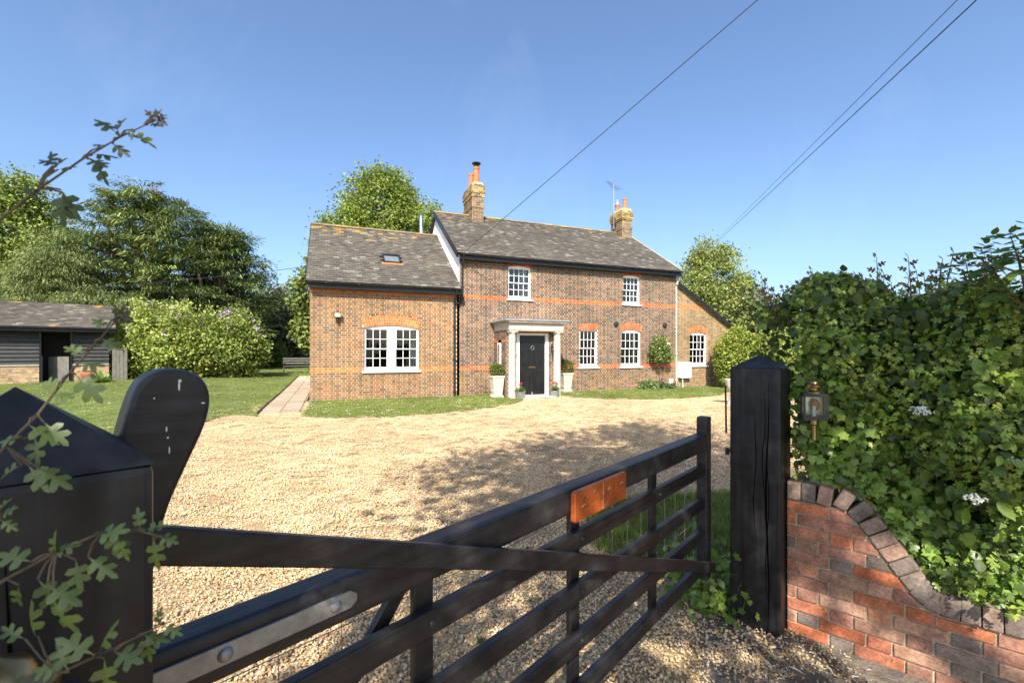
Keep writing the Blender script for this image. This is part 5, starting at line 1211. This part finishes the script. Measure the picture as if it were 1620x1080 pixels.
n = 16000; s = rng.uniform(.14, 3.3, n); tp = 1.98+.10*np.sin(s*3.3+1); z = .35+(tp-.40)*rng.random(n); t = .16+1.0*rng.random(n)
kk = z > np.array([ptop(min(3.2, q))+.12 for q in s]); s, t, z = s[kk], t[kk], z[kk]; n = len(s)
link('deep_foliage', leaf_mesh('deep_foliage', wl(s,t,z)-hoff, unit(n), np.tile([-WN.x,-WN.y,.3],(n,1))+unit(n)*.7, .075*(.6+.7*rng.random(n)), tint(n,(.06,.10,.02)), *T_OVATE, M['leaf_near']), None, hedge)  # hedge core shade put into the leaf colour, for contrast with sunlit leaves
# young shoots standing out of the top
sh = MB(); C_, A_2, N_2, S_2, K_2 = [], [], [], [], []
for i in range(90):
    s = rn.uniform(-.3,1.5); t = rn.uniform(.3,1.0); b0 = W3+WD*s+WN*t; z0 = 1.96; h_ = rn.uniform(.06,.22)*(1.3 if s < 1 else .7); lx, ly = rn.uniform(-.08,.08), rn.uniform(-.08,.08)
    q0 = Vector((b0.x-hoff[0], b0.y-hoff[1], z0-.15)); q1 = q0+Vector((lx,ly,h_+.15)); sh.tube([q0, q0.lerp(q1,.5)+Vector((.01,0,0)), q1], [.005,.004,.0015], 4)
    for k in range(13):
        f = .15+.85*k/12; a = k*2.4; C_.append(q0.lerp(q1, f)); A_2.append((math.cos(a), math.sin(a), .5)); N_2.append((rn.uniform(-.6,.6), -.8+rn.uniform(-.4,.4), rn.uniform(-.2,.8))); S_2.append(.088*(1.1-.6*f)); K_2.append((.16,.075,.03) if f > .72 else (.14,.17,.035))
sh.build('shoot', M['twig'], hedge)
link('shoot_leaves', leaf_mesh('shoot_leaves', np.array(C_), np.array(A_2), np.array(N_2), np.array(S_2), np.array(K_2), *T_HAW, M['leaf_near']), None, hedge)
# flat white flower heads
for s, t, z, fl_ in ((.62,-.22,1.36,'small white flower head high on the hedge above the lamp level'),(.95,-.24,1.16,'largest creamy white flower head on the hedge face'),(.80,-.25,.97,'white flower head low on the hedge just above the ivy')):
    p = W3+WD*s+WN*t; n = 60; Q = np.clip(rng.normal(size=(n,3)),-1.3,1.3)*np.array([.022,.022,.010]); e = empty('elder_flower', (p.x,p.y,z)); tag(e, fl_, 'flower', 'white flower heads in the hedge')
    link('florets', leaf_mesh('florets', Q, unit(n), np.tile([-.5,-.6,.7],(n,1)), np.full(n,.014), tint(n,(.75,.76,.68),.1), *T_RHOMB, M['petal']), None, e)
    MB().tube([(WN.x*.15,WN.y*.15,-.06),(0,0,0)], .004, 4).build('stalk', M['twig'], e)
# ivy spilling over the coping and wall foot
ivy = empty('ivy', (W0.x+.5, W0.y-.2, 0)); tag(ivy, 'glossy green ivy trailing over the top of the sloping wall', 'ivy'); ioff = np.array([W0.x+.5, W0.y-.2, 0])
n = 5200; s = rng.uniform(.02, 3.1, n); tp = np.array([ptop(q) for q in s]); dz = rng.random(n)
hgt_ = np.clip(.30+.25*np.sin(s*3+1), .15, .7); z = tp+.10+dz*(hgt_+.12)-.05*(rng.random(n) < .25)*rng.random(n)
t = .16-.20*(1-dz)*rng.random(n)+.14*rng.normal(size=n)*.5; t = np.maximum(t, .09-.16*dz)
z = np.maximum(z, tp+.125)
keep_ = (s > .12) | (dz > .35); s, t, z = s[keep_], t[keep_], z[keep_]; n = len(s)
ft = np.tile(np.array([-WN.x,-WN.y,.5]), (n,1)); pal = np.array([(.14,.24,.035),(.20,.32,.05),(.10,.17,.03),(.27,.38,.07)])
link('leaves', leaf_mesh('leaves', wl(s,t,z)-ioff, unit(n)*.6+np.array([0,0,-.9])+ft*.3, ft+unit(n)*.45, .05*(.55+.75*rng.random(n)), pal[rng.integers(0,4,n)]*(1+rng.uniform(-.25,.25,(n,1))), *T_IVY, M['leaf_near']), None, ivy)
iv = MB()
for i in range(16):
    s0 = rn.uniform(.1,2.8); q = [W3+WD*(s0+k*.08+rn.uniform(-.03,.03))+WN*(.06+rn.uniform(-.03,.05))+Vector((0,0,ptop(min(3.3,s0+k*.08))+.13+rn.uniform(0,.06))) for k in range(6)]
    iv.tube([Vector(x)-Vector(ioff) for x in q], .004, 4)
iv.build('stem', M['twig'], ivy)
# ivy and weeds round the foot of the right-hand post, on the gate side
iv2 = empty('ivy', (1.38,3.12,-.08)); tag(iv2, 'dark ivy clump at the foot of the gate post', 'ivy')
n = 420; P = np.abs(rng.normal(size=(n,3)))*np.array([1,1,1]); P = rng.normal(size=(n,3))*np.array([.13,.16,.10]); P[:,2] = np.abs(P[:,2])*1.6+.01
link('leaves', leaf_mesh('leaves', P, unit(n)+np.array([0,0,-.2]), unit(n)*.6+np.array([-.3,-.5,.7]), .055*(.6+.7*rng.random(n)), pal[rng.integers(0,4,n)]*.8, *T_IVY, M['leaf_near']), None, iv2)
MB().tube([(.05,.0,0),(.08,.05,.2),(.1,.06,.35)], .005, 4).build('stem', M['twig'], iv2)
# elder and rose arching out at the end of the hedge
def pinnate(C_, A_, N_, S_, K_, p, d, L, npair, col):
    d = Vector(d).normalized(); up = Vector((0,0,1)); sd = d.cross(up).normalized(); nn = sd.cross(d)
    for k in range(npair+1):
        f = .25+.75*k/npair; q = Vector(p)+d*L*f+Vector((0,0,-.10*L*f*f))
        for sgn in ((-1,1) if k < npair else (0,)):
            a = (d*.55+sd*sgn) if sgn else d; C_.append(q); A_.append(a); N_.append(nn*.6+Vector((rn.uniform(-.5,.5),-.6+rn.uniform(-.4,.3),.35))); S_.append(L*.36*(1-.25*abs(f-.5))); K_.append(col)
el = empty('elder_shrub', (2.5,2.5,0)); tag(el, 'elder shrub with long leaflets rising above the hedge end', 'shrub'); eoff = Vector((2.5,2.5,0))
C_, A_2, N_2, S_2, K_2 = [], [], [], [], []; em = MB()
for i in range(34):
    s = rn.uniform(1.05,2.6); t = rn.uniform(-.15,.6); b0 = W3+WD*s+WN*t+Vector((0,0,rn.uniform(.9,1.55)))-eoff
    h_ = rn.uniform(.35,.75); tip = b0+Vector((-WN.x*.22+rn.uniform(-.2,.1), -WN.y*.22+rn.uniform(-.2,.1), h_)); mid = b0.lerp(tip,.5)+Vector((.04,0,.06)); em.tube([b0, mid, tip], [.008,.006,.002], 5)
    for k in range(7):
        f = .3+.7*k/6; p = b0.lerp(tip, f); a = k*2.1+i; g = rn.uniform(.8,1.3); pinnate(C_, A_2, N_2, S_2, K_2, p, (math.cos(a)-.3, math.sin(a)-.4, .15), rn.uniform(.12,.2), 3, (.11*g,.18*g,.032*g))
for p0, p1 in ((at(1600,470,2.2), at(1540,400,2.25)), (at(1650,480,2.0), at(1610,395,2.0)), (at(1580,480,2.3), at(1500,440,2.35)), (at(1625,470,2.1), at(1598,372,2.1)), (at(1640,440,2.2), at(1520,420,2.3)), (at(1640,500,2.1), at(1545,445,2.2)), (at(1660,420,2.0), at(1560,408,2.15))):
    p0, p1 = p0-eoff, p1-eoff; em.tube([p0, p0.lerp(p1,.5)+Vector((0,0,.03)), p1], [.006,.005,.0015], 5)
    for k in range(6):
        f = .25+.75*k/5; a = k*1.9; pinnate(C_, A_2, N_2, S_2, K_2, p0.lerp(p1, f)+Vector((0,0,.03*(1-abs(2*f-1)))), (math.cos(a)-.4, -.5, math.sin(a)*.6), .14, 3, (.13,.20,.04))
em.build('stem', M['twig'], el, smooth=True)
link('leaves', leaf_mesh('leaves', np.array(C_), np.array(A_2), np.array(N_2), np.array(S_2), np.array(K_2), *T_OVATE, M['leaf_near']), None, el)

# ------------------------------------------------------------------ hawthorn sprigs reaching in past the hinge post
def sprig(label, pix, depth, leaves, col, red_tip=False, scale=1.0):
    P = [at(x, y, d) for (x, y), d in zip(pix, depth)]; b0 = P[0].copy(); e = empty('hawthorn_sprig', b0); tag(e, label, 'branch', 'hawthorn sprigs at the hinge post')
    mb = MB(); n = len(P); mb.tube([p-b0 for p in P], [.0017*scale*(1-.6*i/(n-1)) for i in range(n)], 6); mb.build('stem', M['twig_dark'], e, smooth=True)
    C_, A_, N_, S_, K_ = [], [], [], [], []
    for i, (px, py, dx, dy, L, Yd) in enumerate(leaves):
        c = at(px, py, Yd)-b0; a = Vector((dx, rn.uniform(-.35,.15), -dy)); nrm = Vector((rn.uniform(-.4,.4), -.75, .75))
        g = rn.uniform(.75,1.25); k = (col[0]*g, col[1]*g, col[2]*g); C_.append(c); A_.append(a); N_.append(nrm); S_.append(.9*L*Yd/710); K_.append(k)
        tip = c+a.normalized()*.3*L*Yd/710
        j = min(range(n), key=lambda q: (P[q]-b0-c).length); s_ = P[j]-b0
        MB().tube([s_, s_.lerp(c,.5)+Vector((0,-.002,.002)), c], .0010*scale, 4).build('petiole', M['twig_dark'], e)
    if red_tip:
        for k in range(7):
            a = k*1.7; C_.append(P[-1]-b0); A_.append((math.cos(a)*.7+.5, -.2, math.sin(a)*.7+.4)); N_.append((0,-1,.4)); S_.append(.012); K_.append((.08,.055,.025))
    AA, NN, SS, KK, CC = np.array([tuple(v) for v in A_]), np.array([tuple(v) for v in N_]), np.array(S_), np.array(K_), np.array([tuple(v) for v in C_])
    for w_ in range(len(SS)):
        link('leaf', leaf_mesh('leaf', CC[w_:w_+1], AA[w_:w_+1], NN[w_:w_+1], SS[w_:w_+1]*(.85+.3*rng.random(1)), KK[w_:w_+1], *(T_HAW, T_HAW2, T_HAW3)[w_ % 3], M['leaf_near']), None, e)
GRN = (.115,.17,.035)
sprig('hawthorn twig held up against the sky with a dark leafy tip', [(-60,395),(0,348),(60,300),(130,252),(190,217),(246,190)], [.5,.5,.5,.49,.48,.47],
      [(88,262,-.9,-.4,36,.5),(84,262,-.5,-1,30,.5),(86,268,.6,-.8,30,.5),(92,268,1,-.3,34,.5),(184,212,-.8,-.8,44,.48),(186,208,.1,-1,34,.48),(165,232,-1,-.3,26,.49),(178,228,.9,.5,40,.48),(205,212,1,.25,50,.47),(140,252,1,.35,44,.49),(146,246,1,-.2,36,.49),(150,255,.6,1,40,.49),(96,300,.5,1,50,.5),(100,305,.15,1,60,.5),(228,198,1,-.5,22,.47),(238,195,1,.3,24,.47),(232,198,.3,-1,20,.47),(210,205,.2,.9,24,.47),(55,310,-.6,-.6,26,.5)], (.05,.075,.02), True)  # leaf colour darkened to give a near-silhouette against the sky
sprig('reddish-tipped hawthorn twig crossing the top of the hinge post', [(-30,745),(10,705),(60,655),(110,590),(150,545),(190,500)], [.44,.44,.45,.46,.46,.47],
      [(35,690,-1,.2,44,.44),(45,672,.9,.6,60,.44),(55,690,.5,1,56,.45),(70,668,1,.9,60,.45),(85,625,1,-.1,44,.45),(95,612,-.9,-.2,44,.45),(120,592,.9,.9,64,.46),(128,578,1,-.2,44,.46),(135,560,-1,-.4,36,.46),(160,535,1,.5,40,.46),(168,520,-.8,-.8,30,.46),(180,510,.9,-.2,34,.47),(45,735,.9,1,64,.44),(60,740,1,.5,56,.44),(35,735,-.8,.4,50,.44)], (.13,.18,.045), True)
sprig('hawthorn sprig with pale lobed leaves low across the hinge post', [(-40,950),(10,915),(90,872),(160,842),(215,838),(262,850)], [.42,.42,.43,.43,.44,.44],
      [(50,888,-1,-.3,54,.42),(85,872,1,-.5,48,.43),(92,880,-.2,-1,44,.43),(150,846,1,-.2,56,.43),(168,842,.8,.7,50,.43),(185,850,.6,1,46,.43),(120,885,.3,1,60,.43),(140,880,.9,.5,50,.43),(230,838,1,-.4,44,.44),(250,848,1,.4,40,.44),(245,850,.2,1,50,.44),(60,915,.6,.9,70,.42),(75,925,.9,.5,72,.42),(85,940,.4,1,70,.42),(30,925,-.2,1,60,.42),(222,838,-.3,-1,36,.44)], (.115,.165,.045))
sprig('lowest hawthorn sprig reaching past the strap hinge', [(30,1120),(90,1066),(150,1038),(215,1008),(262,985)], [.42,.42,.43,.44,.44],
      [(150,1035,-.9,-.6,60,.42),(160,1030,.3,-1,50,.43),(165,1040,.2,1,80,.43),(180,1030,1,.1,60,.43),(225,1004,1,.2,46,.44),(232,1000,.3,1,50,.44),(245,990,.2,-1,36,.44),(258,988,1,.5,40,.44),(110,1062,-.6,-1,70,.42),(95,1060,-1,0,60,.42),(60,1005,-.2,-1,60,.42),(40,1010,-.9,-.4,56,.42)], (.11,.155,.045))
sprig('pair of hawthorn leaves at the face of the hinge post', [(-40,840),(-5,826),(4,815)], [.42,.42,.42], [(0,815,.9,-.5,36,.42),(2,822,1,.5,34,.42),(-2,810,.5,-1,34,.42)], (.13,.19,.05))
# roadside hedge these sprigs grow from (beside the photographer)
lh = empty('roadside_hedge', (-1.9,-.75,0)); tag(lh, 'hawthorn hedge beside the lane that the sprigs grow out of', 'hedge')
n = 9000; P = np.stack([rng.uniform(-.75,.85,n), rng.uniform(-1.1,1.0,n), rng.uniform(.0,1.75,n)], 1); P[:,0] -= .25*np.maximum(0, P[:,1]-.2)
link('foliage', leaf_mesh('foliage', P, unit(n), unit(n)+np.array([0,0,.6]), .045*(.6+.7*rng.random(n)), tint(n,(.11,.165,.035)), *T_HAW, M['leaf_near']), None, lh)
mb = MB()
for q in range(16): x, y = rn.uniform(-.6,.6), rn.uniform(-.9,.6); mb.tube([(x,y,-.15),(x+rn.uniform(-.1,.1),y+rn.uniform(-.1,.1),.8),(x+rn.uniform(-.2,.2),y+rn.uniform(-.2,.2),1.6)], [.018,.012,.004], 5)
mb.build('stem', M['twig'], lh)
# the tree across the lane whose shade falls over the gate
tree('lane_tree', 'spreading tree on the lane side shading the gate and drive', (3.1,-2.6,-.1), 5.6, .30,
     [((-1.6,.6,8.6),(2.2,2.0,1.7)),((-3.4,.6,7.4),(1.7,1.8,1.3)),((-.9,.6,10.0),(1.6,1.5,1.1)),((-1.8,1.6,6.2),(2.2,1.2,1.0)),((-3.2,-.4,5.2),(1.5,1.4,.9)),((-2.6,-.4,7.0),(1.6,1.4,1.1))], 430, 26, .27, .15, (.13,.19,.04), col2=(.18,.235,.05), tm=T_OVATE)

for k, (px, py, lb) in enumerate(((203,912,'tiny green weed in the shingle close to the hinge post'),(760,1010,'small weed in the shaded shingle behind the gate rails'),(640,770,'weed seedling on the open sunlit shingle'),(905,665,'weed sprouting in the shingle below the front door'))):
    Yw = 1.7*710/(py-556); xw = (px-810)/710*Yw; rosette('weed', lb, xw, Yw, gh(xw, Yw)+.008, 22, .055, (.12,.19,.04), 'weed')
